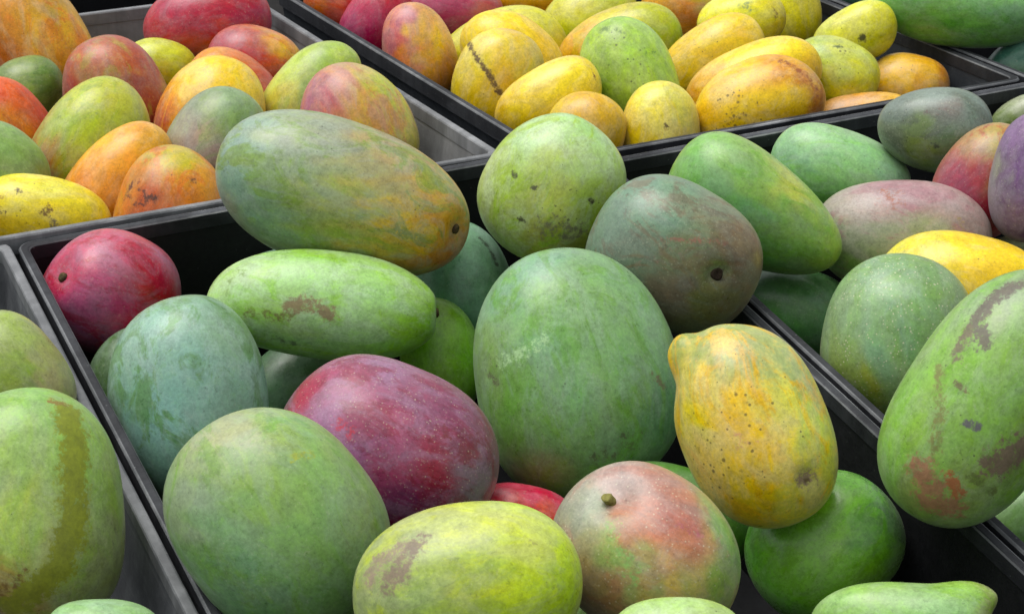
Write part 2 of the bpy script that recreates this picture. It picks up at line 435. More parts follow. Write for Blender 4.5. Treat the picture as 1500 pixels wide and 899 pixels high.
mango(1, 'A', (-0.316, 1.5404, -0.0411), [0.0712, 0.2771, -0.5293, 0.7987], (0.0546, 0.0515, 0.0443), 'round crimson and pink mango with a green stem dimple, beside the blue-green mango',
    paint=[(0.83, -0.45, 0.33, 182, 80, 108), (0.89, 0.04, 0.45, 171, 53, 79), (0.47, -0.44, 0.77, 193, 105, 130), (0.03, -0.65, 0.76, 180, 41, 60), (-0.43, -0.31, 0.84, 175, 34, 55), (0.21, 0.21, 0.95, 185, 95, 128), (0.31, 0.62, 0.72, 163, 92, 126), (-0.23, 0.23, 0.95, 180, 31, 57), (-0.17, 0.87, 0.46, 130, 62, 93), (-0.4, -0.83, 0.38, 171, 81, 109)],
    rub=((161, 21, 42), 0.72),
    bloom=((147, 99, 127), 0.33),
    lent=0.25,
    egg=0.05,
    bumps=[(0.884, 0.04, 0.465, 0.2, -0.1)],
    specks=[(0.57, 0.29, 0.77, 0.0164, 0.4)],
    stems=[(0.884, 0.04, 0.465, 'nub')])
mango(2, 'A', (-0.2307, 1.3792, -0.0517), [0.5277, 0.3961, -0.3559, 0.6619], (0.0747, 0.0558, 0.0502), 'pale blue-green waxy mango standing upright beside the round crimson mango',
    paint=[(0.86, -0.13, 0.5, 130, 165, 139), (0.58, 0.51, 0.63, 137, 173, 153), (0.55, -0.61, 0.57, 131, 164, 130), (0.21, -0.03, 0.98, 135, 176, 157), (-0.06, 0.52, 0.85, 137, 181, 167), (-0.15, -0.49, 0.86, 134, 175, 153), (-0.62, 0.1, 0.78, 130, 173, 149), (0.08, -0.79, 0.61, 146, 183, 164)],
    rub=((102, 144, 86), 0.85),
    bloom=((152, 184, 173), 0.29),
    lent=0.1,
    egg=0.03,
    specks=[(-0.01, -0.34, 0.94, 0.0199, 0.25)])
mango(3, 'A', (-0.2896, 1.4713, -0.0865), [0.638, 0.4648, -0.2662, 0.5533], (0.0468, 0.0351, 0.0316), 'dark mottled green mango hidden behind the pale blue-green mango',
    paint=[(0.14, 0.74, 0.66, 91, 119, 78), (-0.47, 0.37, 0.8, 77, 114, 57), (0.65, 0.48, 0.59, 101, 129, 102)],
    rub=((75, 110, 47), 0.72),
    bloom=((117, 138, 123), 0.26))
mango(4, 'A', (-0.1435, 1.4689, -0.019), [0.8355, 0.5447, 0.0683, -0.0228], (0.0883, 0.0408, 0.0367), 'long pale green mango with a brown scuff, lying under the big bluish-yellow mango',
    paint=[(-0.83, 0.29, 0.48, 166, 198, 126), (-0.51, -0.12, 0.85, 152, 190, 107), (-0.27, 0.56, 0.78, 162, 201, 132), (0.24, 0.77, 0.6, 151, 198, 109), (0.72, 0.58, 0.38, 147, 188, 105), (0.87, -0.13, 0.47, 133, 178, 65), (0.18, -0.19, 0.97, 155, 198, 128), (-0.27, -0.43, 0.86, 153, 190, 113), (0.44, -0.69, 0.58, 135, 181, 96), (-0.02, -0.68, 0.73, 145, 187, 124)],
    rub=((137, 188, 59), 0.78),
    bloom=((167, 196, 159), 0.39),
    lent=0.15,
    egg=0.07,
    bend=0.05,
    skew=0.08,
    bumps=[(0.99, 0.123, 0.071, 0.14, -0.05)],
    specks=[(0.48, 0.52, 0.71, 0.0207, 0.25), (0.74, 0.08, 0.67, 0.0155, 0.3)],
    marks=[([(-0.259, -0.057, 0.964), (-0.122, 0.03, 0.992), (0.087, -0.126, 0.988)], 0.0057, (130, 112, 78), 0.9), ([(-0.59, -0.306, 0.747), (-0.247, -0.277, 0.929)], 0.0046, (109, 107, 58), 0.75), ([(-0.75, 0.439, 0.494), (-0.816, 0.108, 0.567)], 0.0072, (111, 138, 58), 0.5), ([(-0.311, -0.695, 0.648), (-0.135, -0.774, 0.619)], 0.0036, (91, 107, 74), 0.7)],
    stems=[(0.99, 0.123, 0.071, 'nub')])
mango(5, 'A', (-0.1302, 1.5433, 0.0428), [0.8149, 0.558, 0.1186, -0.1026], (0.1008, 0.0584, 0.0525), 'biggest bluish-green mango ripening to orange at its stem end, overhanging the grey crate rim',
    paint=[(-0.89, 0.18, 0.41, 137, 163, 146), (-0.78, -0.27, 0.56, 129, 160, 136), (-0.44, -0.64, 0.63, 116, 144, 112), (-0.52, 0.34, 0.79, 143, 159, 121), (-0.26, 0.67, 0.69, 146, 154, 125), (0.08, 0.58, 0.81, 161, 158, 106), (-0.01, -0.11, 0.99, 162, 169, 90), (-0.31, -0.19, 0.93, 141, 157, 100), (0.27, 0.69, 0.67, 171, 153, 105), (0.48, 0.16, 0.86, 196, 165, 63), (0.72, 0.01, 0.69, 198, 137, 50), (0.76, 0.41, 0.5, 193, 145, 74), (0.81, -0.41, 0.42, 181, 122, 59), (0.38, -0.46, 0.81, 176, 161, 66), (0.1, -0.7, 0.7, 123, 144, 73), (0.54, -0.18, 0.82, 210, 170, 44)],
    rub=((119, 146, 50), 0.72),
    bloom=((143, 159, 146), 0.33),
    lent=0.2,
    egg=-0.04,
    skew=0.0,
    bumps=[(0.935, 0.015, 0.354, 0.16, -0.07)],
    specks=[(0.68, 0.27, 0.69, 0.0372, 0.5), (-0.27, 0.71, 0.65, 0.0318, 0.4)],
    marks=[([(-0.275, -0.684, 0.675), (-0.058, -0.701, 0.71)], 0.0085, (111, 143, 70), 0.55), ([(0.421, 0.033, 0.906), (0.526, -0.234, 0.818)], 0.0096, (207, 174, 48), 0.5)],
    stems=[(0.939, 0.026, 0.344, 'nub')])
mango(6, 'A', (-0.084, 1.286, -0.0467), [0.842, 0.5056, 0.1211, -0.1444], (0.0755, 0.0615, 0.0554), 'purple mango with crimson patches and pale freckles below the long pale green mango',
    paint=[(-0.31, 0.8, 0.52, 151, 114, 140), (-0.58, 0.45, 0.67, 148, 77, 108), (-0.88, 0.15, 0.45, 156, 44, 68), (-0.58, 0.06, 0.81, 159, 110, 143), (-0.16, 0.34, 0.93, 152, 85, 113), (0.15, 0.58, 0.8, 133, 79, 103), (0.4, 0.39, 0.83, 136, 52, 78), (0.68, 0.37, 0.64, 115, 48, 58), (0.46, 0.02, 0.89, 145, 39, 67), (-0.0, -0.13, 0.99, 145, 61, 96), (0.35, -0.42, 0.84, 109, 44, 81), (0.82, 0.12, 0.55, 128, 112, 122), (-0.29, -0.03, 0.96, 148, 97, 138), (-0.98, 0.03, 0.22, 98, 49, 55)],
    rub=((124, 29, 54), 0.6),
    bloom=((151, 114, 149), 0.36),
    lent=0.75,
    egg=0.04,
    specks=[(0.08, 0.39, 0.92, 0.028, 0.2)],
    marks=[([(0.46, 0.418, 0.783), (0.741, 0.48, 0.469)], 0.0075, (110, 44, 50), 0.6), ([(-0.478, 0.108, 0.872), (-0.35, 0.053, 0.935)], 0.0047, (181, 46, 68), 0.7)])
mango(7, 'A', (-0.1438, 1.1404, -0.0203), [0.7882, 0.4339, 0.2616, -0.3494], (0.0727, 0.0625, 0.0563), 'large smooth green mango resting against the left wall rim of the front crate',
    paint=[(-0.89, 0.19, 0.42, 164, 170, 126), (-0.57, 0.48, 0.66, 139, 165, 88), (-0.74, -0.18, 0.65, 129, 157, 98), (-0.37, 0.14, 0.92, 127, 165, 76), (-0.13, 0.5, 0.86, 129, 165, 95), (-0.29, -0.57, 0.77, 112, 154, 86), (0.05, -0.07, 1.0, 120, 162, 94), (0.41, 0.26, 0.88, 116, 157, 90), (0.18, -0.59, 0.79, 102, 146, 94), (-0.66, -0.49, 0.56, 137, 157, 123), (0.37, 0.62, 0.69, 125, 154, 96)],
    rub=((106, 153, 52), 0.6),
    bloom=((123, 156, 127), 0.26),
    lent=0.2,
    egg=0.03,
    skew=0.0,
    specks=[(-0.63, -0.03, 0.78, 0.0254, 0.2)],
    marks=[([(-0.353, 0.491, 0.797), (-0.277, 0.628, 0.727)], 0.0038, (143, 154, 42), 0.6)])
mango(8, 'A', (-0.0235, 1.0478, -0.0093), [0.8694, 0.4924, -0.011, 0.039], (0.0652, 0.0495, 0.0445), 'yellow-green mango with a grey-brown bruise on its shoulder, beside the peach-blushed mango',
    paint=[(-0.47, 0.59, 0.65, 153, 167, 109), (-0.11, 0.79, 0.6, 180, 193, 110), (0.24, 0.76, 0.6, 192, 203, 87), (0.45, 0.43, 0.78, 202, 212, 59), (0.67, 0.11, 0.73, 179, 208, 54), (-0.02, 0.24, 0.97, 151, 177, 74), (-0.38, 0.05, 0.92, 146, 174, 78), (0.31, -0.09, 0.95, 189, 216, 55), (-0.73, 0.08, 0.68, 142, 157, 96), (0.02, -0.14, 0.99, 157, 184, 66)],
    rub=((190, 207, 45), 0.48),
    bloom=((149, 161, 114), 0.23),
    lent=0.15,
    specks=[(0.44, 0.28, 0.85, 0.0236, 0.3), (0.1, 0.46, 0.88, 0.0236, 0.2)],
    marks=[([(-0.475, 0.532, 0.7), (-0.573, 0.296, 0.764), (-0.638, 0.15, 0.755)], 0.0079, (124, 106, 88), 0.85), ([(-0.566, 0.488, 0.665), (-0.782, 0.317, 0.536), (-0.848, 0.17, 0.501)], 0.0063, (138, 122, 102), 0.8), ([(0.258, 0.602, 0.756), (0.542, 0.423, 0.726)], 0.0016, (143, 143, 74), 0.6)])
mango(9, 'A', (0.0085, 1.3006, -0.109), [0.8609, 0.5046, 0.0305, -0.0578], (0.0393, 0.0287, 0.0259), 'bright pinkish-red mango peeking out under the big green mango',
    paint=[(-0.61, 0.59, 0.53, 192, 56, 71), (-0.02, 0.79, 0.61, 197, 42, 62), (0.6, 0.66, 0.45, 195, 46, 61), (0.02, 0.38, 0.92, 200, 72, 53), (0.27, 0.35, 0.9, 218, 112, 46)],
    rub=((183, 25, 48), 0.48),
    bloom=((185, 109, 119), 0.16),
    lent=0.2)
mango(10, 'A', (0.0811, 1.1088, -0.0227), [0.8423, 0.4701, 0.0186, -0.263], (0.0589, 0.0499, 0.0449), 'peach-blushed green mango with a short woody stem, beside the yellow-green bruised mango',
    paint=[(-0.66, 0.21, 0.72, 140, 152, 125), (-0.5, 0.54, 0.67, 170, 150, 142), (-0.24, 0.65, 0.72, 170, 142, 128), (0.08, 0.66, 0.75, 177, 123, 100), (-0.1, 0.26, 0.96, 190, 119, 81), (0.2, 0.27, 0.94, 194, 123, 89), (0.3, 0.52, 0.8, 158, 92, 90), (0.61, 0.46, 0.64, 171, 146, 94), (0.82, 0.15, 0.56, 137, 165, 74), (-0.19, -0.06, 0.98, 130, 165, 88), (-0.23, -0.53, 0.82, 157, 132, 86), (0.12, -0.23, 0.97, 138, 156, 90), (0.44, -0.11, 0.89, 193, 163, 84), (-0.59, -0.29, 0.76, 155, 148, 114), (0.79, 0.51, 0.35, 130, 172, 88)],
    rub=((175, 111, 88), 0.36),
    bloom=((145, 137, 129), 0.26),
    lent=1.0,
    skew=-0.08,
    bumps=[(-0.485, 0.482, 0.73, 0.24, -0.17)],
    marks=[([(-0.317, 0.129, 0.939), (-0.155, -0.044, 0.987), (0.118, -0.23, 0.966)], 0.0074, (127, 176, 88), 0.6), ([(0.315, 0.484, 0.816), (0.484, 0.508, 0.713)], 0.0041, (166, 90, 102), 0.5)],
    stems=[(-0.526, 0.42, 0.74, 'stub')])
mango(11, 'A', (0.0908, 0.9714, 0.0091), [0.8747, 0.483, -0.0367, -0.0152], (0.0362, 0.02, 0.018), 'small pale green mango tucked below the peach-blushed mango',
    paint=[(-0.44, 0.81, 0.38, 163, 194, 117), (0.06, 0.9, 0.44, 169, 202, 125), (0.55, 0.72, 0.42, 154, 190, 90)],
    rub=((147, 183, 59), 0.6),
    bloom=((170, 193, 147), 0.26),
    specks=[(0.45, 0.72, 0.53, 0.0148, 0.5)])
mango(12, 'A', (0.0441, 1.3978, -0.0381), [0.54, 0.3295, -0.4225, 0.6491], (0.0923, 0.074, 0.0666), 'largest mango of all, plain green, standing upright in the middle of the front crate',
    paint=[(0.88, 0.04, 0.48, 123, 162, 127), (0.78, -0.4, 0.48, 128, 165, 115), (0.7, 0.48, 0.52, 123, 160, 124), (0.54, 0.18, 0.82, 135, 174, 103), (0.46, -0.32, 0.83, 131, 172, 105), (0.3, -0.68, 0.66, 127, 165, 109), (0.26, 0.72, 0.64, 126, 157, 94), (0.18, 0.27, 0.95, 128, 169, 122), (0.1, -0.24, 0.97, 131, 171, 109), (-0.12, -0.64, 0.76, 117, 157, 105), (-0.18, 0.63, 0.76, 118, 154, 84), (-0.26, 0.12, 0.96, 119, 161, 103), (-0.43, -0.3, 0.85, 117, 156, 96), (-0.64, 0.41, 0.65, 108, 146, 90), (-0.72, -0.1, 0.69, 109, 144, 94), (-0.39, -0.72, 0.58, 105, 146, 103)],
    rub=((107, 153, 62), 0.72),
    bloom=((132, 166, 137), 0.33),
    lent=0.2,
    egg=-0.05,
    skew=0.0,
    specks=[(0.59, 0.17, 0.79, 0.0397, 0.25), (-0.07, 0.0, 1.0, 0.0447, 0.35), (0.15, 0.75, 0.65, 0.0199, 0.5)],
    marks=[([(0.189, 0.635, 0.749), (0.229, 0.391, 0.891), (0.287, 0.192, 0.938)], 0.0055, (160, 198, 140), 0.75), ([(0.111, 0.813, 0.571), (0.046, 0.739, 0.672)], 0.004, (92, 92, 68), 0.7), ([(-0.121, -0.746, 0.655), (-0.236, -0.794, 0.56)], 0.0045, (110, 106, 74), 0.75), ([(-0.679, -0.112, 0.726), (-0.602, -0.362, 0.712)], 0.0109, (90, 96, 72), 0.6)])
mango(13, 'A', (0.1603, 1.2505, -0.0057), [0.4907, 0.2471, -0.4655, 0.6939], (0.0687, 0.0493, 0.0443), 'yellow mango with a beaked green shoulder and a round grey-brown stem scar',
    paint=[(0.88, 0.47, 0.03, 138, 157, 73), (0.9, 0.1, 0.42, 155, 172, 95), (0.66, -0.44, 0.61, 160, 176, 111), (0.3, -0.7, 0.65, 163, 182, 118), (0.54, 0.31, 0.78, 225, 212, 106), (0.29, -0.02, 0.96, 234, 217, 100), (0.11, -0.39, 0.91, 221, 218, 102), (-0.18, -0.7, 0.69, 188, 205, 94), (0.32, 0.74, 0.59, 225, 210, 69), (0.02, 0.43, 0.9, 234, 202, 95), (-0.22, 0.09, 0.97, 237, 203, 56), (-0.26, -0.26, 0.93, 237, 213, 72), (-0.31, 0.73, 0.62, 225, 195, 69), (-0.63, 0.34, 0.7, 225, 198, 59), (-0.84, -0.11, 0.53, 208, 205, 84), (-0.56, -0.57, 0.6, 203, 205, 89)],
    rub=((236, 188, 17), 0.66),
    bloom=((201, 189, 135), 0.2),
    lent=0.1,
    egg=-0.03,
    skew=0.0,
    bumps=[(0.89, 0.454, 0.033, 0.2, 0.17), (0.995, 0.052, 0.088, 0.22, 0.05), (0.609, 0.793, 0.032, 0.16, -0.06), (-0.672, -0.325, 0.666, 0.12, -0.05)],
    specks=[(-0.27, 0.61, 0.75, 0.0316, 1.0), (0.18, 0.05, 0.98, 0.0362, 0.8), (-0.18, -0.02, 0.98, 0.0316, 0.8)],
    marks=[([(-0.672, -0.325, 0.666), (-0.68, -0.33, 0.655)], 0.0077, (140, 117, 96), 0.9), ([(-0.689, -0.335, 0.643), (-0.697, -0.339, 0.631)], 0.0036, (78, 52, 36), 0.95), ([(0.199, 0.563, 0.802), (-0.002, 0.816, 0.578), (-0.185, 0.911, 0.368)], 0.0016, (148, 128, 62), 0.6), ([(-0.004, 0.347, 0.938), (-0.136, 0.139, 0.981)], 0.0063, (207, 154, 112), 0.5)])
mango(14, 'A', (0.2131, 1.2564, -0.0995), [0.8221, 0.4474, -0.2324, 0.2644], (0.0531, 0.0489, 0.044), 'round glossy green mango in shadow under the yellow beaked mango',
    paint=[(0.21, 0.66, 0.72, 111, 171, 63), (0.48, 0.29, 0.83, 118, 177, 58), (-0.26, 0.49, 0.83, 100, 161, 59), (0.02, -0.0, 1.0, 130, 190, 71), (0.46, -0.29, 0.84, 95, 152, 68), (-0.32, -0.29, 0.9, 121, 181, 69), (0.81, -0.13, 0.57, 95, 132, 81), (0.05, -0.51, 0.86, 123, 183, 75)],  # greens painted brighter to offset the shade under the yellow mango
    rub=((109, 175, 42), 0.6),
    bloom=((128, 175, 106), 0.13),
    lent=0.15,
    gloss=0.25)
mango(15, 'A', (0.2394, 1.119, -0.075), [0.8698, 0.485, -0.0722, -0.0549], (0.0542, 0.0275, 0.0248), 'green mango with a bent neck lying beside the round glossy green mango',
    paint=[(-0.44, 0.49, 0.75, 143, 190, 103), (0.01, 0.67, 0.74, 130, 181, 94), (0.54, 0.71, 0.46, 132, 181, 101), (0.82, 0.57, 0.02, 142, 148, 94), (-0.21, 0.66, 0.72, 153, 194, 109)],
    rub=((128, 179, 55), 0.6),
    bloom=((155, 190, 144), 0.23),
    bumps=[(0.728, 0.686, 0.02, 0.32, 0.22), (0.201, 0.96, 0.196, 0.3, -0.08), (-0.593, 0.604, 0.532, 0.3, 0.08)])
mango(16, 'A', (0.114, 1.31, -0.1116), [0.8514, 0.5056, 0.0357, -0.1351], (0.0561, 0.0406, 0.0365), 'dark green mango hidden behind the peach-blushed mango',
    paint=[(-0.7, 0.64, 0.32, 88, 129, 54), (-0.29, 0.79, 0.54, 85, 127, 41), (0.86, 0.04, 0.5, 73, 114, 47), (0.97, -0.26, 0.03, 142, 88, 63)],
    rub=((75, 117, 32), 0.48),
    bloom=((105, 135, 94), 0.13))
mango(17, 'A', (0.0305, 1.5834, 0.0357), [0.6749, 0.5198, -0.3632, 0.3774], (0.0599, 0.0537, 0.0483), 'pale yellow-green mango with black spots in front of the yellow mango crate',
    paint=[(0.57, 0.6, 0.56, 174, 206, 147), (0.89, 0.12, 0.44, 173, 210, 136), (0.03, 0.72, 0.69, 173, 198, 126), (0.38, 0.24, 0.89, 179, 197, 109), (0.61, -0.28, 0.74, 176, 204, 123), (-0.38, 0.35, 0.85, 164, 183, 96), (-0.03, -0.12, 0.99, 191, 202, 97), (0.18, -0.65, 0.74, 158, 187, 71), (-0.49, -0.27, 0.83, 159, 155, 74), (-0.7, 0.3, 0.65, 158, 177, 88)],
    rub=((154, 187, 54), 0.78),
    bloom=((185, 205, 164), 0.36),
    lent=0.1,
    bumps=[(0.972, 0.173, 0.156, 0.25, 0.05)],
    specks=[(-0.15, -0.3, 0.94, 0.0325, 0.8), (0.15, -0.56, 0.82, 0.0163, 1.0), (-0.02, 0.45, 0.89, 0.0325, 0.25)],
    marks=[([(0.179, -0.575, 0.798), (0.174, -0.589, 0.789)], 0.003, (51, 48, 28), 0.95), ([(0.072, 0.239, 0.968), (0.073, 0.217, 0.973)], 0.0027, (85, 85, 60), 0.9), ([(-0.419, 0.183, 0.889), (-0.422, 0.17, 0.89)], 0.0027, (60, 58, 36), 0.9), ([(0.114, 0.604, 0.789), (0.08, 0.558, 0.826)], 0.0022, (76, 80, 52), 0.85), ([(-0.362, -0.199, 0.911), (-0.298, -0.596, 0.746)], 0.0108, (119, 115, 90), 0.7)])
mango(18, 'A', (0.1221, 1.4861, 0.02), [0.7996, 0.5504, 0.1022, -0.2174], (0.0671, 0.0552, 0.0497), 'grey-green mango with brown blush and a dark sunken stem hole',
    paint=[(-0.72, 0.5, 0.48, 116, 146, 123), (-0.32, 0.76, 0.57, 114, 144, 113), (-0.8, -0.07, 0.59, 108, 134, 112), (-0.37, 0.3, 0.88, 107, 138, 111), (0.02, 0.77, 0.64, 118, 129, 100), (0.46, 0.53, 0.71, 128, 110, 82), (-0.29, -0.26, 0.92, 104, 116, 95), (0.1, -0.01, 0.99, 104, 112, 78), (0.43, 0.21, 0.88, 103, 116, 62), (0.15, -0.49, 0.86, 105, 91, 80), (0.58, -0.32, 0.75, 99, 99, 56), (0.77, 0.22, 0.6, 111, 91, 75), (-0.35, -0.51, 0.79, 96, 112, 93)],
    rub=((106, 83, 61), 0.6),
    bloom=((109, 130, 120), 0.2),
    lent=0.35,
    skew=0.05,
    bumps=[(0.566, 0.037, 0.824, 0.11, -0.05), (0.566, 0.037, 0.824, 0.3, -0.03)],
    specks=[(0.61, -0.19, 0.77, 0.0206, 0.4)],
    marks=[([(0.556, 0.041, 0.83), (0.576, 0.033, 0.817)], 0.0057, (58, 50, 38), 0.95), ([(-0.224, 0.07, 0.972), (0.063, 0.276, 0.959), (0.41, 0.45, 0.794)], 0.0026, (134, 96, 76), 0.7), ([(-0.719, 0.032, 0.694), (-0.155, 0.392, 0.907)], 0.0015, (102, 122, 116), 0.5), ([(-0.273, -0.3, 0.914), (0.068, 0.075, 0.995)], 0.0072, (122, 104, 88), 0.45)],
    stems=[(0.566, 0.037, 0.824, 'hole')])
mango(19, 'A', (-0.0437, 1.6005, -0.055), [0.555, 0.3794, -0.4022, 0.6215], (0.0536, 0.0424, 0.0382), 'teal green mango squeezed behind the big green mango',
    paint=[(0.47, -0.29, 0.83, 113, 156, 124), (-0.11, 0.17, 0.98, 100, 146, 116), (0.14, -0.64, 0.76, 103, 144, 105), (0.2, 0.26, 0.94, 104, 146, 120)],
    rub=((88, 140, 93), 0.48),
    bloom=((117, 156, 136), 0.26),
    marks=[([(0.723, -0.445, 0.528), (0.342, -0.729, 0.594)], 0.0022, (51, 64, 44), 0.8)])
mango(20, 'A', (-0.0563, 1.5249, -0.0859), [0.5317, 0.3551, -0.405, 0.6536], (0.0475, 0.0324, 0.0292), 'bright leaf-green mango wedged between the purple mango and the big green mango',
    paint=[(0.62, -0.08, 0.78, 126, 173, 56), (-0.05, 0.09, 0.99, 119, 173, 39), (-0.43, -0.3, 0.85, 104, 159, 42), (0.1, 0.39, 0.92, 121, 171, 59)],
    rub=((103, 160, 25), 0.48),
    bloom=((139, 175, 87), 0.1))
mango(21, 'A', (-0.1728, 1.5129, -0.107), [0.7836, 0.5138, -0.1434, 0.3183], (0.0412, 0.0336, 0.0302), 'dull green mango in the gap below the long pale green mango',
    paint=[(0.15, 0.42, 0.89, 88, 122, 89), (0.1, -0.15, 0.98, 86, 120, 76), (-0.37, 0.14, 0.92, 94, 135, 95)],
    rub=((72, 102, 57), 0.6),
    bloom=((113, 139, 123), 0.2))
mango(22, 'A', (-0.18, 1.6114, -0.0621), [0.8264, 0.5532, -0.008, 0.1045], (0.0452, 0.0339, 0.0305), 'pale teal mango wedged under the biggest bluish-green mango',
    paint=[(-0.32, 0.88, 0.36, 123, 157, 136), (0.09, 0.64, 0.76, 117, 152, 124)],
    rub=((92, 131, 84), 0.48),
    bloom=((131, 159, 147), 0.2))
mango(23, 'E', (-0.2996, 1.169, -0.0282), [0.5045, 0.3954, -0.3273, 0.6943], (0.0757, 0.0559, 0.0503), 'pale green mango with a brown sap streak running down its side',
    paint=[(0.82, -0.05, 0.57, 131, 174, 84), (0.65, -0.46, 0.6, 135, 175, 82), (0.38, 0.11, 0.92, 142, 172, 95), (0.34, -0.25, 0.91, 149, 176, 95), (0.19, -0.58, 0.79, 139, 165, 88), (-0.05, 0.2, 0.98, 180, 195, 83), (-0.14, -0.07, 0.99, 149, 172, 84), (-0.26, -0.56, 0.78, 139, 154, 96), (-0.46, -0.01, 0.89, 158, 165, 83), (-0.58, 0.31, 0.75, 155, 131, 62), (-0.57, -0.43, 0.7, 137, 150, 88)],
    rub=((139, 176, 61), 0.48),
    bloom=((155, 173, 124), 0.2),
    lent=0.15,
    specks=[(-0.22, 0.16, 0.96, 0.022, 0.4), (-0.57, 0.02, 0.82, 0.0264, 0.5)],
    marks=[([(0.709, -0.492, 0.506), (0.53, -0.541, 0.653), (0.253, -0.495, 0.832), (0.034, -0.462, 0.886), (-0.232, -0.376, 0.897), (-0.459, -0.211, 0.863), (-0.594, 0.022, 0.804), (-0.721, 0.342, 0.602)], 0.0084, (124, 132, 8), 1.15), ([(0.83, -0.353, 0.432), (0.769, -0.491, 0.411)], 0.0035, (124, 100, 38), 0.85), ([(0.615, -0.553, 0.562), (0.525, -0.586, 0.617)], 0.0044, (116, 72, 28), 0.85), ([(-0.618, 0.137, 0.774), (-0.704, 0.486, 0.518)], 0.0114, (110, 84, 36), 0.8)])
mango(24, 'E', (-0.3515, 1.3327, -0.0193), [0.2954, 0.3109, -0.4393, 0.7894], (0.0507, 0.0439, 0.0395), 'dull olive-green mango behind the mango with the brown sap streak',
    paint=[(0.44, -0.58, 0.68, 150, 165, 90), (-0.14, -0.56, 0.82, 154, 157, 91), (0.02, -0.17, 0.98, 135, 157, 69), (-0.31, -0.13, 0.94, 134, 150, 77), (-0.34, -0.5, 0.79, 161, 152, 106)],
    rub=((136, 159, 42), 0.48),
    bloom=((142, 149, 118), 0.2))
mango(25, 'E', (-0.2336, 1.053, -0.0475), [0.8722, 0.4803, 0.0789, 0.0485], (0.035, 0.0236, 0.0213), 'small pale green mango against the grey wall of its crate',
    paint=[(-0.4, 0.72, 0.57, 141, 181, 126), (0.04, 0.8, 0.59, 145, 185, 134), (0.48, 0.73, 0.49, 137, 177, 114)],
    rub=((126, 175, 80), 0.36),
    bloom=((154, 186, 152), 0.2))
mango(26, 'D', (0.3037, 1.2315, 0.0258), [0.7564, 0.41, -0.3462, 0.3742], (0.0909, 0.0522, 0.047), 'large green mango with brown scab marks overhanging the black rim',
    paint=[(0.71, 0.34, 0.61, 128, 154, 107), (0.46, 0.46, 0.76, 138, 161, 107), (0.16, 0.53, 0.83, 135, 167, 93), (0.23, 0.15, 0.96, 135, 180, 87), (0.45, -0.01, 0.9, 136, 176, 97), (-0.18, 0.57, 0.8, 135, 172, 82), (-0.08, 0.11, 0.99, 129, 176, 80), (0.06, -0.3, 0.95, 132, 178, 87), (-0.54, 0.5, 0.68, 121, 172, 80), (-0.44, 0.04, 0.9, 128, 176, 89), (-0.3, -0.37, 0.88, 125, 169, 80), (-0.74, 0.12, 0.66, 134, 154, 84), (-0.6, -0.3, 0.74, 136, 165, 84), (-0.35, -0.71, 0.61, 113, 154, 69)],
    rub=((122, 170, 53), 0.66),
    bloom=((146, 172, 127), 0.26),
    lent=0.15,
    egg=-0.08,
    skew=0.0,
    specks=[(-0.05, 0.51, 0.86, 0.036, 0.4), (-0.44, -0.43, 0.79, 0.027, 0.5), (0.33, 0.7, 0.63, 0.0225, 0.4)],
    marks=[([(0.803, 0.336, 0.493), (0.606, 0.513, 0.608), (0.435, 0.529, 0.729), (0.332, 0.336, 0.881)], 0.0058, (96, 86, 76), 1.0), ([(0.435, 0.529, 0.729), (0.281, 0.581, 0.764), (0.16, 0.534, 0.83)], 0.0045, (108, 94, 76), 0.9), ([(0.018, 0.636, 0.771), (-0.218, 0.364, 0.906), (-0.483, 0.178, 0.858)], 0.0045, (118, 120, 62), 0.75), ([(-0.647, 0.205, 0.735), (-0.711, 0.003, 0.704), (-0.821, -0.056, 0.569), (-0.79, -0.259, 0.555)], 0.009, (154, 108, 80), 0.95), ([(-0.601, -0.122, 0.79), (-0.67, -0.281, 0.688)], 0.0045, (160, 90, 52), 0.9), ([(-0.368, -0.49, 0.79), (-0.151, -0.689, 0.709)], 0.0099, (116, 96, 80), 1.0), ([(-0.214, 0.027, 0.976), (-0.199, -0.114, 0.973)], 0.0027, (92, 86, 96), 1.0), ([(-0.531, -0.33, 0.781), (-0.525, -0.6, 0.603)], 0.004, (95, 110, 52), 0.8), ([(-0.004, 0.372, 0.928), (-0.031, 0.207, 0.978)], 0.0022, (106, 96, 64), 0.8)])
mango(27, 'D', (0.2866, 1.4461, -0.0275), [0.6693, 0.3648, -0.4072, 0.5031], (0.0626, 0.0553, 0.0498), 'round green mango covered in pale freckles beside the large scabbed green mango',
    paint=[(0.69, 0.34, 0.63, 128, 163, 118), (0.77, -0.18, 0.61, 116, 152, 95), (0.24, 0.62, 0.75, 137, 165, 114), (0.34, 0.0, 0.94, 133, 169, 122), (0.59, -0.58, 0.57, 123, 155, 97), (-0.37, 0.4, 0.84, 136, 165, 93), (-0.21, -0.1, 0.97, 121, 165, 120), (-0.58, 0.18, 0.8, 157, 167, 65), (-0.42, -0.32, 0.85, 131, 161, 97)],
    rub=((117, 154, 68), 0.48),
    bloom=((137, 167, 142), 0.2),
    lent=2.2,
    bumps=[(0.806, -0.13, 0.578, 0.3, -0.04)],
    specks=[(0.83, 0.01, 0.56, 0.0155, 0.4)])
mango(28, 'D', (0.3522, 1.5326, -0.0248), [0.8186, 0.5562, -0.0314, -0.1402], (0.0677, 0.0426, 0.0383), 'clear yellow mango behind the freckled green mango',
    paint=[(-0.61, 0.45, 0.65, 212, 207, 78), (-0.17, 0.66, 0.73, 237, 214, 40), (0.3, 0.63, 0.72, 237, 205, 22), (0.11, 0.31, 0.94, 237, 202, 17), (-0.29, 0.43, 0.85, 236, 210, 30)],
    rub=((237, 203, 17), 0.42),
    bloom=((214, 200, 130), 0.16),
    specks=[(0.08, 0.55, 0.83, 0.0327, 0.4)])
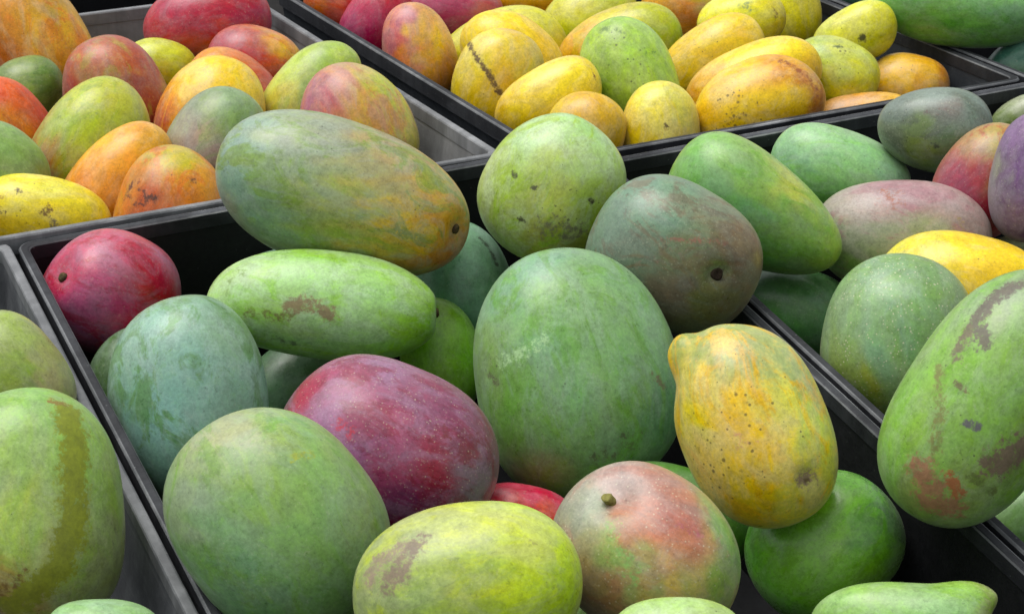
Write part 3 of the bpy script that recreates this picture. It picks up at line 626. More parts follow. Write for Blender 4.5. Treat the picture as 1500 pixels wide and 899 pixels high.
mango(29, 'D', (0.3185, 1.6174, -0.015), [0.821, 0.563, -0.0577, -0.0759], (0.0715, 0.0465, 0.0419), 'pinkish-grey mango with a green underside behind the clear yellow mango',
    paint=[(-0.49, 0.37, 0.79, 173, 159, 146), (-0.12, 0.65, 0.75, 163, 135, 135), (0.25, 0.69, 0.68, 167, 128, 130), (0.64, 0.49, 0.59, 165, 144, 138), (-0.69, -0.12, 0.71, 143, 156, 123), (-0.17, 0.05, 0.98, 148, 159, 128), (0.28, 0.1, 0.95, 145, 157, 111), (-0.52, -0.58, 0.63, 130, 169, 86), (0.73, 0.15, 0.67, 144, 126, 117), (-0.75, -0.66, 0.02, 132, 169, 88)],
    rub=((157, 106, 110), 0.6),
    bloom=((171, 163, 157), 0.26),
    lent=0.2,
    marks=[([(-0.201, 0.7, 0.686), (-0.122, 0.624, 0.772)], 0.0091, (150, 96, 76), 0.7), ([(-0.267, 0.514, 0.815), (-0.186, 0.404, 0.896)], 0.0068, (164, 112, 106), 0.5), ([(0.574, 0.249, 0.78), (0.696, 0.086, 0.713)], 0.0079, (138, 122, 74), 0.6)])
mango(30, 'D', (0.196, 1.5979, 0.0151), [0.7841, 0.5598, 0.1038, -0.2472], (0.0757, 0.0431, 0.0388), 'smooth green mango tapering to a blunt yellowish tip',
    paint=[(-0.79, 0.14, 0.6, 121, 169, 82), (-0.52, 0.56, 0.64, 136, 172, 95), (-0.16, 0.5, 0.85, 132, 172, 86), (-0.51, -0.16, 0.84, 114, 161, 90), (-0.04, -0.1, 0.99, 112, 165, 99), (0.32, 0.28, 0.9, 131, 169, 80), (0.71, 0.11, 0.69, 131, 169, 74), (0.45, -0.31, 0.84, 117, 161, 78), (0.98, 0.09, 0.18, 135, 163, 65), (0.05, -0.59, 0.81, 106, 157, 94), (0.12, 0.65, 0.76, 181, 188, 82)],
    rub=((108, 163, 54), 0.54),
    bloom=((124, 166, 125), 0.2),
    lent=0.15,
    egg=-0.27,
    bumps=[(0.755, -0.358, 0.549, 0.35, 0.04)])
mango(31, 'D', (0.2854, 1.749, -0.0077), [0.8047, 0.5771, 0.0055, -0.1392], (0.0628, 0.0362, 0.0326), 'pale green oval mango behind the smooth tapering green mango',
    paint=[(-0.69, 0.09, 0.72, 134, 181, 132), (-0.2, 0.63, 0.75, 139, 185, 126), (0.36, 0.71, 0.61, 136, 181, 126), (-0.26, -0.23, 0.94, 142, 192, 113), (0.25, 0.16, 0.95, 146, 192, 122), (0.72, 0.2, 0.66, 135, 179, 136), (0.16, -0.47, 0.87, 136, 185, 111)],
    rub=((125, 183, 72), 0.6),
    bloom=((154, 190, 151), 0.26),
    specks=[(0.34, 0.2, 0.92, 0.0241, 0.3)])
mango(32, 'D', (0.3626, 1.7367, 0.0372), [0.8025, 0.585, -0.0411, -0.1095], (0.0486, 0.0366, 0.0329), 'small dark grey-green mango leaning on the black crate rim',
    paint=[(-0.65, 0.34, 0.68, 103, 116, 104), (-0.09, 0.68, 0.73, 123, 141, 128), (0.51, 0.56, 0.65, 108, 127, 113), (-0.69, -0.3, 0.66, 100, 109, 89), (-0.26, 0.09, 0.96, 106, 124, 74), (-0.24, -0.54, 0.81, 114, 131, 56), (0.35, -0.11, 0.93, 92, 116, 81), (0.8, 0.13, 0.59, 104, 127, 112), (0.11, 0.48, 0.87, 107, 91, 82), (0.41, -0.58, 0.71, 88, 111, 74)],
    rub=((88, 97, 79), 0.66),
    bloom=((125, 139, 134), 0.29),
    lent=0.35,
    egg=0.12,
    specks=[(-0.49, 0.05, 0.87, 0.024, 0.5)],
    marks=[([(-0.027, -0.37, 0.929), (0.057, -0.386, 0.921)], 0.0036, (52, 64, 46), 0.8), ([(-0.18, 0.427, 0.886), (0.117, 0.402, 0.908)], 0.0048, (92, 74, 68), 0.6)])
mango(33, 'D', (0.3951, 1.6707, 0.0125), [0.7578, 0.4718, -0.3325, 0.3041], (0.0515, 0.0398, 0.0358), 'red mango with an olive-green shoulder beside the dark purple mango',
    paint=[(0.31, 0.59, 0.75, 165, 129, 92), (0.66, 0.24, 0.72, 167, 154, 75), (-0.31, 0.47, 0.82, 152, 66, 87), (0.04, 0.12, 0.99, 163, 59, 65), (-0.32, -0.42, 0.85, 156, 35, 54), (-0.52, -0.1, 0.85, 148, 46, 71), (0.46, -0.13, 0.88, 165, 129, 65)],
    rub=((157, 28, 42), 0.6),
    bloom=((151, 112, 125), 0.2),
    lent=0.3)
mango(34, 'D', (0.4168, 1.6097, 0.0408), [0.6955, 0.4027, -0.4164, 0.4252], (0.0532, 0.0339, 0.0305), 'dark purple mango with a grey edge beside the red mango',
    paint=[(0.37, 0.72, 0.59, 127, 100, 136), (0.01, 0.36, 0.93, 108, 74, 124), (-0.34, 0.51, 0.79, 125, 114, 132), (-0.54, -0.09, 0.84, 127, 107, 136), (-0.07, 0.74, 0.67, 136, 136, 122)],
    rub=((95, 56, 104), 0.48),
    bloom=((137, 126, 149), 0.23),
    lent=0.5)
mango(35, 'D', (0.4709, 1.8785, 0.0017), [0.7966, 0.541, -0.235, 0.132], (0.03, 0.0183, 0.0165), 'small glossy olive mango behind the dark purple mango',
    paint=[(-0.38, 0.41, 0.83, 120, 135, 81), (-0.01, 0.48, 0.88, 157, 165, 134), (-0.43, -0.13, 0.89, 101, 120, 50)],
    rub=((91, 114, 43), 0.48),
    bloom=((152, 159, 135), 0.2),
    gloss=0.25)
mango(36, 'D', (0.2316, 1.6002, -0.079), [0.8271, 0.5492, -0.0002, -0.1194], (0.0498, 0.0385, 0.0346), 'dark green mango low in the shadow of the smooth tapering green mango',
    paint=[(-0.45, 0.49, 0.74, 84, 129, 83), (0.19, 0.67, 0.72, 88, 137, 85), (-0.04, 0.02, 1.0, 84, 135, 67), (0.37, 0.28, 0.89, 90, 141, 87), (0.27, -0.48, 0.83, 73, 116, 68)],
    rub=((70, 125, 53), 0.54),
    bloom=((102, 142, 113), 0.16))
mango(37, 'D', (0.4218, 1.6432, -0.0437), [0.8237, 0.555, -0.0992, -0.0614], (0.0304, 0.0199, 0.0179), 'small olive-green mango beside the clear yellow mango',
    paint=[(-0.4, 0.51, 0.76, 116, 129, 85), (-0.04, 0.65, 0.76, 120, 133, 91)],
    rub=((102, 117, 59), 0.48),
    bloom=((130, 139, 118), 0.2))
mango(38, 'D', (0.3595, 1.2972, -0.1019), [0.8416, 0.4586, -0.2311, 0.1674], (0.0412, 0.0284, 0.0256), 'smooth green mango under the large scabbed green mango',
    paint=[(-0.29, 0.71, 0.64, 109, 157, 80), (-0.06, 0.33, 0.94, 113, 161, 84), (-0.33, -0.01, 0.94, 105, 150, 73)],
    rub=((96, 151, 58), 0.36),
    bloom=((123, 156, 121), 0.2))
mango(39, 'B', (-0.493, 2.1207, -0.0064), [0.3877, 0.4034, -0.4461, 0.6985], (0.0698, 0.0509, 0.0458), 'orange-yellow mango with a red shoulder standing in the corner of the grey crate',
    paint=[(0.49, -0.38, 0.78, 206, 152, 63), (0.03, -0.69, 0.72, 221, 179, 42), (0.28, 0.18, 0.94, 206, 143, 52), (-0.04, -0.21, 0.98, 225, 166, 47), (-0.37, -0.6, 0.71, 210, 117, 38), (-0.04, 0.51, 0.86, 190, 101, 44), (0.35, -0.51, 0.78, 173, 153, 54)],
    rub=((208, 116, 39), 0.54),
    bloom=((197, 169, 119), 0.2),
    lent=0.3,
    egg=-0.15,
    specks=[(-0.06, 0.09, 0.99, 0.0291, 0.4), (0.32, -0.42, 0.85, 0.0146, 0.5)])
mango(40, 'B', (-0.481, 2.0162, -0.0274), [0.7936, 0.5913, 0.036, 0.139], (0.0363, 0.0349, 0.0314), 'small dark green mango below the orange-yellow mango',
    paint=[(-0.12, 0.52, 0.84, 121, 142, 65), (0.41, 0.43, 0.8, 104, 129, 54), (-0.01, 0.12, 0.99, 129, 157, 51), (0.52, 0.02, 0.86, 75, 105, 43)],
    rub=((76, 114, 36), 0.6),
    bloom=((127, 142, 107), 0.13))
mango(41, 'B', (-0.4724, 1.8832, -0.0181), [0.7615, 0.4861, 0.3281, -0.2762], (0.0499, 0.0394, 0.0354), 'fiery orange-red mango beside the small dark green mango',
    paint=[(-0.36, 0.6, 0.72, 214, 78, 28), (0.07, 0.75, 0.66, 185, 63, 30), (-0.06, 0.06, 1.0, 222, 127, 32), (0.37, 0.21, 0.91, 214, 119, 28), (0.39, 0.49, 0.77, 198, 82, 35)],
    rub=((180, 48, 15), 0.48),
    bloom=((205, 151, 110), 0.1),
    lent=0.2,
    marks=[([(0.069, 0.006, 0.998), (0.129, 0.022, 0.991)], 0.0026, (90, 44, 20), 0.85)])
mango(42, 'B', (-0.4543, 1.763, -0.0192), [0.7845, 0.4987, 0.2926, -0.2242], (0.0483, 0.0397, 0.0357), 'plain green mango at the edge below the fiery orange-red mango',
    paint=[(-0.3, 0.72, 0.63, 130, 161, 84), (0.12, 0.58, 0.81, 124, 157, 80), (0.11, 0.16, 0.98, 134, 165, 88), (0.38, 0.56, 0.74, 113, 142, 69)],
    rub=((115, 151, 58), 0.48),
    bloom=((145, 162, 117), 0.16),
    specks=[(0.2, 0.47, 0.86, 0.0124, 0.4)])
mango(43, 'B', (-0.3999, 1.6967, -0.0357), [0.8222, 0.5552, 0.1255, 0.0075], (0.0586, 0.0371, 0.0334), 'bright yellow mango with black scabs lying along the grey front rim',
    paint=[(-0.48, 0.49, 0.73, 225, 205, 57), (-0.03, 0.83, 0.56, 221, 211, 77), (0.48, 0.55, 0.69, 225, 205, 37), (-0.08, 0.26, 0.96, 237, 208, 17), (-0.33, -0.26, 0.91, 216, 187, 18), (0.7, 0.28, 0.66, 208, 193, 29)],
    rub=((227, 204, 16), 0.48),
    bloom=((205, 196, 119), 0.16),
    specks=[(-0.28, 0.37, 0.88, 0.0239, 0.8), (0.03, 0.13, 0.99, 0.0239, 0.7)],
    marks=[([(-0.391, 0.522, 0.758), (-0.341, 0.502, 0.795)], 0.0024, (76, 60, 28), 0.85), ([(-0.008, 0.092, 0.996), (0.066, 0.249, 0.966)], 0.0036, (108, 76, 28), 0.85), ([(0.123, -0.082, 0.989), (0.078, -0.248, 0.966)], 0.0042, (108, 96, 68), 0.8), ([(-0.62, 0.049, 0.783), (-0.599, 0.023, 0.801)], 0.0036, (76, 60, 28), 0.8), ([(-0.66, 0.29, 0.692), (-0.565, 0.311, 0.764)], 0.0024, (138, 90, 36), 0.7)])
mango(44, 'B', (-0.3867, 1.8492, -0.0204), [0.6469, 0.5262, -0.2502, 0.4919], (0.0615, 0.0512, 0.0461), 'yellow-green mango with a reddish lower edge in front of the brownish-red mango',
    paint=[(0.6, 0.37, 0.7, 181, 186, 62), (0.67, -0.1, 0.73, 182, 182, 68), (0.08, 0.61, 0.79, 162, 182, 63), (0.14, 0.14, 0.98, 166, 186, 52), (0.21, -0.34, 0.92, 163, 173, 59), (-0.37, 0.64, 0.67, 169, 134, 55), (-0.3, 0.16, 0.94, 164, 164, 51), (-0.53, 0.63, 0.57, 165, 92, 47)],
    rub=((132, 159, 42), 0.6),
    bloom=((174, 179, 129), 0.2),
    lent=0.2,
    egg=-0.15,
    specks=[(-0.22, 0.4, 0.89, 0.0192, 0.5), (0.41, 0.02, 0.91, 0.0256, 0.2)])
mango(45, 'B', (-0.3894, 1.9834, -0.0175), [0.4017, 0.3878, -0.4464, 0.6993], (0.0585, 0.0504, 0.0453), 'brownish-red mango streaked with olive behind the yellow-green mango',
    paint=[(0.71, 0.04, 0.7, 181, 102, 73), (0.44, -0.38, 0.81, 173, 87, 60), (0.44, 0.31, 0.84, 161, 120, 66), (0.22, 0.0, 0.98, 165, 104, 61), (-0.05, -0.42, 0.91, 148, 67, 59), (0.42, 0.6, 0.68, 163, 65, 41), (-0.5, -0.34, 0.8, 141, 47, 51), (0.46, 0.02, 0.89, 169, 103, 78)],
    rub=((153, 138, 58), 0.66),
    bloom=((157, 121, 117), 0.23),
    lent=0.35,
    egg=-0.13)
mango(46, 'B', (-0.3471, 1.7687, -0.0292), [0.671, 0.526, -0.2321, 0.4683], (0.0578, 0.0431, 0.0388), 'plain golden-orange mango between the yellow-green mango and the blotched orange mango',
    paint=[(0.57, 0.5, 0.65, 229, 165, 36), (0.67, -0.04, 0.74, 210, 151, 42), (0.11, 0.49, 0.87, 229, 165, 31), (0.21, -0.05, 0.98, 234, 169, 36), (-0.26, 0.54, 0.8, 210, 138, 38), (-0.27, -0.01, 0.96, 210, 147, 33)],
    rub=((225, 147, 23), 0.42),
    bloom=((205, 176, 110), 0.13),
    lent=0.15,
    egg=-0.15)
mango(47, 'B', (-0.2914, 1.7026, -0.0319), [0.5977, 0.4733, -0.3154, 0.565], (0.0557, 0.0498, 0.0448), 'orange mango with a green top and black blotches at the grey front rim',
    paint=[(0.79, 0.3, 0.53, 182, 167, 43), (0.87, -0.03, 0.5, 182, 167, 33), (0.43, 0.58, 0.69, 190, 122, 44), (0.5, 0.13, 0.86, 206, 138, 34), (0.54, -0.44, 0.72, 214, 137, 28), (0.09, 0.4, 0.91, 181, 77, 27), (0.2, -0.27, 0.94, 206, 111, 25), (0.43, -0.7, 0.57, 206, 129, 34)],
    rub=((208, 94, 16), 0.6),
    bloom=((193, 157, 103), 0.1),
    egg=-0.13,
    specks=[(0.58, 0.26, 0.77, 0.0178, 0.4), (0.16, 0.64, 0.75, 0.0178, 0.7)],
    marks=[([(0.125, 0.46, 0.879), (0.122, 0.345, 0.931)], 0.0036, (68, 36, 20), 0.95), ([(0.538, -0.233, 0.81), (0.535, -0.28, 0.797)], 0.003, (108, 68, 36), 0.85), ([(0.303, 0.727, 0.616), (0.023, 0.849, 0.528)], 0.0053, (92, 44, 28), 0.7), ([(-0.021, 0.664, 0.748), (0.046, 0.503, 0.863)], 0.003, (76, 40, 24), 0.85), ([(0.199, 0.59, 0.783), (0.184, 0.552, 0.813)], 0.0024, (76, 40, 24), 0.85)])
mango(48, 'B', (-0.2886, 1.9441, -0.0245), [0.6454, 0.5145, -0.2819, 0.4891], (0.0585, 0.0518, 0.0466), 'yellow mango turning red at its base in the middle of the grey crate',
    paint=[(0.61, 0.56, 0.57, 229, 195, 46), (0.77, 0.1, 0.63, 229, 195, 56), (0.26, 0.53, 0.81, 237, 193, 40), (0.42, 0.08, 0.9, 237, 198, 39), (0.48, -0.42, 0.77, 234, 204, 85), (-0.17, 0.74, 0.65, 210, 124, 42), (-0.52, 0.73, 0.45, 178, 58, 35), (-0.19, 0.47, 0.86, 214, 142, 42)],
    rub=((237, 178, 17), 0.48),
    bloom=((208, 192, 126), 0.16),
    egg=-0.15,
    specks=[(0.55, -0.13, 0.82, 0.0199, 0.3)])
mango(49, 'B', (-0.2646, 1.8152, -0.0088), [0.6494, 0.5096, -0.2797, 0.4903], (0.0498, 0.0461, 0.0415), 'dusty grey-green mango with a pinkish side beside the biggest bluish-green mango',
    paint=[(0.42, 0.62, 0.66, 133, 150, 115), (0.77, 0.21, 0.6, 130, 157, 111), (0.79, -0.34, 0.52, 129, 157, 103), (-0.01, 0.72, 0.69, 152, 148, 125), (0.01, 0.31, 0.95, 165, 142, 119), (0.46, -0.19, 0.86, 127, 154, 96), (-0.24, 0.48, 0.84, 157, 138, 125), (-0.17, 0.1, 0.98, 145, 116, 108)],
    rub=((126, 151, 73), 0.54),
    bloom=((143, 149, 138), 0.26),
    lent=0.2,
    egg=-0.1,
    specks=[(0.43, 0.07, 0.9, 0.0249, 0.4)])
mango(50, 'B', (-0.3668, 2.1063, -0.033), [0.802, 0.5782, 0.1403, -0.0527], (0.0402, 0.0345, 0.031), 'small yellow-green mango behind the brownish-red mango',
    paint=[(-0.51, 0.59, 0.63, 193, 203, 80), (0.0, 0.65, 0.76, 194, 199, 41), (0.44, 0.26, 0.86, 190, 190, 32), (0.17, -0.13, 0.98, 199, 150, 51)],
    rub=((192, 197, 22), 0.48),
    bloom=((186, 190, 128), 0.16))
mango(51, 'B', (-0.3218, 2.171, 0.0013), [0.7868, 0.6035, -0.0094, 0.1291], (0.0659, 0.0454, 0.0409), 'large crimson mango leaning over the back of the grey crate',
    paint=[(-0.55, 0.39, 0.74, 171, 56, 77), (-0.03, 0.23, 0.97, 174, 44, 60), (0.52, 0.22, 0.83, 163, 37, 65), (-0.2, -0.19, 0.96, 178, 60, 52), (-0.02, -0.4, 0.91, 206, 106, 47), (0.68, -0.15, 0.72, 152, 38, 70), (-0.73, -0.03, 0.69, 167, 61, 81)],
    rub=((172, 28, 45), 0.48),
    bloom=((161, 105, 120), 0.2),
    lent=0.3,
    specks=[(0.02, -0.18, 0.98, 0.022, 0.3)])
mango(52, 'B', (-0.2656, 2.0988, -0.0224), [0.797, 0.5769, 0.1481, -0.1005], (0.0497, 0.0398, 0.0358), 'red mango with a yellow top-right patch beside the crimson mango',
    paint=[(-0.6, 0.39, 0.7, 163, 82, 94), (-0.24, 0.65, 0.73, 171, 75, 65), (0.17, 0.74, 0.65, 214, 151, 42), (0.5, 0.62, 0.6, 212, 162, 29), (-0.25, 0.18, 0.95, 182, 35, 51), (0.36, 0.09, 0.93, 202, 75, 34), (0.32, -0.3, 0.9, 171, 40, 36)],
    rub=((180, 31, 40), 0.42),
    bloom=((161, 117, 131), 0.16))
mango(53, 'B', (-0.2794, 2.0278, -0.0278), [0.7715, 0.5362, 0.2484, -0.236], (0.0496, 0.0386, 0.0347), 'orange-red mango mostly hidden behind the yellow mango turning red',
    paint=[(-0.85, 0.19, 0.49, 214, 142, 56), (-0.4, 0.57, 0.72, 206, 115, 52), (0.08, 0.63, 0.77, 182, 76, 43), (0.44, 0.57, 0.7, 174, 52, 52)],
    rub=((180, 64, 31), 0.36),
    bloom=((197, 148, 128), 0.13))
mango(54, 'B', (-0.1965, 1.9861, -0.0179), [0.7116, 0.5446, -0.2263, 0.3819], (0.0592, 0.0417, 0.0375), 'lime green mango with yellow cheeks against the right wall of the grey crate',
    paint=[(0.16, 0.73, 0.67, 179, 199, 85), (0.61, 0.42, 0.67, 152, 176, 87), (0.66, 0.08, 0.75, 179, 199, 70), (-0.17, 0.56, 0.81, 199, 194, 80), (0.12, 0.29, 0.95, 144, 172, 80), (-0.41, 0.5, 0.76, 195, 185, 76)],
    rub=((147, 174, 65), 0.48),
    bloom=((182, 190, 141), 0.16),
    lent=0.2,
    egg=-0.15)
mango(55, 'B', (-0.1465, 1.867, -0.0083), [0.491, 0.3884, -0.436, 0.6465], (0.0584, 0.0533, 0.048), 'pink-cheeked yellow-green mango in the right corner of the grey crate',
    paint=[(0.67, 0.43, 0.61, 167, 106, 110), (0.76, 0.06, 0.65, 190, 131, 103), (0.74, -0.3, 0.6, 195, 180, 91), (0.58, -0.61, 0.54, 180, 190, 67), (0.44, 0.37, 0.82, 178, 84, 92), (0.4, -0.1, 0.91, 198, 152, 80), (0.22, -0.77, 0.6, 186, 186, 57), (0.08, -0.37, 0.92, 208, 173, 59), (0.4, 0.74, 0.54, 167, 91, 118)],
    rub=((200, 117, 81), 0.54),
    bloom=((167, 131, 142), 0.2),
    lent=0.25,
    egg=-0.13)
mango(56, 'C', (-0.199, 2.3032, -0.0147), [0.7821, 0.5846, 0.1607, -0.144], (0.037, 0.0323, 0.0291), 'orange-red mango in the back corner of the yellow mango crate',
    paint=[(0.02, -0.17, 0.99, 210, 92, 42), (0.49, 0.34, 0.8, 185, 67, 51), (-0.34, -0.1, 0.94, 210, 124, 56)],
    rub=((187, 60, 31), 0.36),
    bloom=((177, 130, 119), 0.13))
mango(57, 'C', (-0.1508, 2.2589, -0.0205), [0.679, 0.5335, -0.2816, 0.4184], (0.0484, 0.0348, 0.0313), 'deep pink mango beside the wall of the yellow mango crate',
    paint=[(-0.01, 0.53, 0.85, 182, 59, 84), (0.43, -0.1, 0.9, 182, 39, 59), (-0.19, -0.1, 0.98, 174, 36, 72), (-0.35, 0.51, 0.79, 171, 69, 97)],
    rub=((180, 27, 56), 0.36),
    bloom=((171, 108, 130), 0.16))
mango(58, 'C', (-0.102, 2.1676, -0.0269), [0.513, 0.4036, -0.4408, 0.6162], (0.0524, 0.0385, 0.0347), 'pink and golden mango standing by the wall of the yellow mango crate',
    paint=[(0.66, 0.28, 0.7, 185, 108, 120), (0.73, -0.29, 0.61, 202, 163, 93), (0.27, 0.54, 0.79, 200, 98, 102), (0.22, -0.01, 0.98, 231, 181, 81), (0.16, -0.55, 0.82, 237, 199, 55), (-0.2, -0.11, 0.97, 231, 182, 68), (-0.16, 0.26, 0.95, 227, 136, 86), (-0.27, -0.75, 0.6, 206, 148, 43)],
    rub=((229, 159, 69), 0.3),
    bloom=((177, 133, 137), 0.16),
    lent=0.3,
    egg=-0.1)
mango(59, 'C', (-0.0658, 2.3196, -0.0258), [0.7951, 0.6028, 0.0504, -0.0438], (0.0541, 0.0387, 0.0348), 'rose pink mango behind the pink and golden mango',
    paint=[(-0.54, 0.05, 0.84, 174, 76, 97), (0.02, 0.06, 1.0, 171, 60, 85), (0.56, 0.36, 0.75, 178, 92, 84), (0.34, -0.27, 0.9, 163, 53, 82)],
    rub=((176, 44, 73), 0.36),
    bloom=((167, 120, 134), 0.16))
mango(60, 'C', (-0.0128, 2.2179, -0.0487), [0.774, 0.5759, -0.1548, 0.2128], (0.0714, 0.0565, 0.0509), 'greenish-yellow mango behind the plain yellow oval one',
    paint=[(-0.31, 0.76, 0.57, 199, 197, 60), (0.28, 0.77, 0.57, 203, 197, 60), (0.67, 0.34, 0.66, 203, 198, 45), (-0.7, 0.3, 0.65, 182, 177, 43), (0.79, -0.19, 0.59, 199, 194, 31)],
    rub=((197, 192, 22), 0.36),
    bloom=((193, 189, 120), 0.13),
    marks=[([(0.524, 0.759, 0.387), (0.554, 0.721, 0.415)], 0.003, (92, 76, 40), 0.7)])
mango(61, 'C', (-0.0009, 2.1321, -0.0242), [0.7557, 0.561, 0.2015, -0.2711], (0.0587, 0.0429, 0.0386), 'plain yellow oval mango behind the mango with the dark brown gash',
    paint=[(-0.66, 0.26, 0.71, 234, 206, 36), (-0.29, 0.68, 0.67, 237, 210, 35), (0.21, 0.62, 0.75, 234, 197, 26), (-0.32, 0.22, 0.92, 234, 200, 46)],
    rub=((236, 196, 17), 0.36),
    bloom=((208, 192, 126), 0.13))
mango(62, 'C', (-0.0171, 2.0526, -0.026), [0.6729, 0.4964, -0.3217, 0.4441], (0.0567, 0.0442, 0.0398), 'yellow mango with a long dark brown gash down its side',
    paint=[(0.66, 0.51, 0.56, 221, 195, 62), (0.63, -0.18, 0.75, 221, 200, 67), (0.18, 0.74, 0.64, 216, 191, 53), (0.11, 0.2, 0.97, 225, 191, 57), (0.46, -0.44, 0.77, 216, 204, 93), (-0.42, 0.23, 0.88, 216, 177, 43), (-0.22, -0.33, 0.92, 221, 182, 47)],
    rub=((223, 183, 28), 0.42),
    bloom=((205, 192, 139), 0.16),
    specks=[(-0.2, 0.35, 0.91, 0.0276, 0.4)],
    marks=[([(0.378, 0.873, 0.307), (0.233, 0.602, 0.764), (0.11, 0.28, 0.954), (-0.036, 0.029, 0.999), (-0.2, -0.398, 0.895)], 0.0031, (84, 56, 28), 0.97), ([(0.396, 0.902, 0.171), (0.372, 0.852, 0.368)], 0.0035, (76, 48, 24), 0.95)])
mango(63, 'C', (0.02, 2.3489, -0.0157), [0.7941, 0.6077, -0.006, 0.001], (0.0391, 0.0219, 0.0197), 'orange mango at the back of the yellow mango crate',
    paint=[(-0.2, -0.49, 0.85, 210, 148, 33), (0.39, -0.42, 0.82, 210, 143, 38)],
    rub=((212, 135, 25), 0.36),
    bloom=((205, 168, 110), 0.13))
mango(64, 'C', (0.0817, 2.2814, -0.0263), [0.7755, 0.5811, -0.1618, 0.1863], (0.0579, 0.0442, 0.0398), 'pale yellow-green mango behind the plain mango with an orange flank',
    paint=[(-0.17, 0.38, 0.91, 199, 199, 60), (0.49, 0.21, 0.85, 194, 199, 70), (-0.46, 0.02, 0.89, 185, 190, 57), (0.06, -0.15, 0.99, 195, 195, 66)],
    rub=((192, 197, 42), 0.36),
    bloom=((193, 193, 132), 0.13))
mango(65, 'C', (0.1124, 2.1882, -0.0265), [0.7906, 0.5853, -0.126, 0.1281], (0.069, 0.0425, 0.0383), 'yellow-green mango with an orange flank behind the bumpy light green mango',
    paint=[(-0.4, 0.59, 0.7, 214, 169, 65), (0.08, 0.76, 0.65, 203, 197, 60), (0.57, 0.47, 0.68, 176, 186, 38), (0.79, -0.02, 0.61, 161, 186, 42), (-0.67, 0.39, 0.63, 214, 160, 60)],
    rub=((192, 192, 22), 0.36),
    bloom=((197, 189, 128), 0.13),
    marks=[([(-0.819, 0.214, 0.532), (-0.645, 0.237, 0.727)], 0.0022, (160, 92, 44), 0.5)])
mango(66, 'C', (0.0333, 1.9716, -0.018), [0.7776, 0.5629, -0.1709, 0.2218], (0.0559, 0.0373, 0.0335), 'yellow mango with a dark crack, next to the mango with the brown gash',
    paint=[(-0.43, 0.4, 0.81, 229, 191, 46), (0.22, 0.62, 0.75, 234, 210, 55), (0.74, 0.23, 0.63, 229, 200, 51), (0.03, 0.18, 0.98, 237, 205, 40), (-0.51, -0.14, 0.85, 221, 191, 47), (0.49, -0.05, 0.87, 234, 201, 41)],
    rub=((236, 198, 17), 0.42),
    bloom=((212, 196, 130), 0.13),
    specks=[(-0.35, -0.08, 0.93, 0.0166, 0.5), (0.81, 0.06, 0.58, 0.0133, 0.5)],
    marks=[([(-0.442, -0.203, 0.874), (-0.359, -0.301, 0.883)], 0.0027, (60, 40, 24), 0.95), ([(0.906, 0.082, 0.416), (0.873, -0.095, 0.478)], 0.002, (124, 84, 36), 0.7)])
mango(67, 'C', (0.0665, 1.8973, -0.0259), [0.6267, 0.4355, -0.3864, 0.518], (0.0412, 0.0386, 0.0348), 'dull golden mango behind the pale yellow-green mango with black spots',
    paint=[(0.63, 0.72, 0.28, 216, 186, 58), (0.73, 0.07, 0.67, 216, 177, 53), (0.51, -0.47, 0.72, 216, 172, 43), (0.33, 0.16, 0.93, 225, 186, 47)],
    rub=((208, 162, 34), 0.42),
    bloom=((205, 180, 123), 0.16))
mango(68, 'C', (0.1152, 2.0151, -0.0074), [0.4606, 0.3109, -0.5049, 0.6605], (0.0624, 0.0441, 0.0397), 'bumpy light green mango standing among the yellow mangoes',
    paint=[(0.84, 0.08, 0.54, 145, 181, 71), (0.62, -0.45, 0.64, 155, 194, 83), (0.43, 0.47, 0.77, 146, 185, 79), (0.27, -0.09, 0.96, 164, 206, 79), (0.11, -0.64, 0.76, 155, 194, 79), (-0.04, 0.41, 0.91, 151, 190, 75), (-0.1, -0.2, 0.97, 169, 206, 74), (-0.12, -0.67, 0.73, 147, 185, 75), (-0.34, 0.58, 0.74, 138, 177, 67)],
    rub=((176, 216, 62), 0.6),
    bloom=((171, 193, 132), 0.16),
    egg=0.03,
    bumps=[(0.053, -0.857, 0.513, 0.3, -0.04)],
    specks=[(0.51, -0.06, 0.86, 0.0407, 0.8), (-0.06, -0.06, 1.0, 0.0339, 0.7)],
    marks=[([(0.886, 0.135, 0.443), (0.754, -0.197, 0.627)], 0.0041, (100, 128, 60), 0.7), ([(0.319, -0.518, 0.794), (0.309, -0.757, 0.576)], 0.0034, (92, 132, 56), 0.6)])
mango(69, 'C', (0.1401, 1.9151, -0.0258), [0.5759, 0.3828, -0.4406, 0.5725], (0.0455, 0.0377, 0.034), 'pale straw-yellow mango at the front rim of the yellow mango crate',
    paint=[(0.71, 0.3, 0.64, 221, 209, 87), (0.69, -0.29, 0.66, 216, 214, 98), (0.3, 0.65, 0.7, 221, 191, 52), (0.28, -0.03, 0.96, 225, 205, 67), (0.26, -0.53, 0.8, 212, 209, 93), (-0.13, 0.49, 0.86, 216, 182, 43), (-0.15, -0.35, 0.93, 216, 195, 73)],
    rub=((223, 197, 38), 0.42),
    bloom=((205, 201, 147), 0.2),
    egg=-0.1,
    specks=[(0.26, -0.7, 0.66, 0.013, 0.5)],
    marks=[([(0.081, -0.087, 0.993), (0.052, -0.136, 0.989)], 0.0026, (80, 60, 28), 0.9), ([(-0.11, 0.054, 0.992), (-0.003, -0.118, 0.993)], 0.0033, (168, 124, 40), 0.6)])
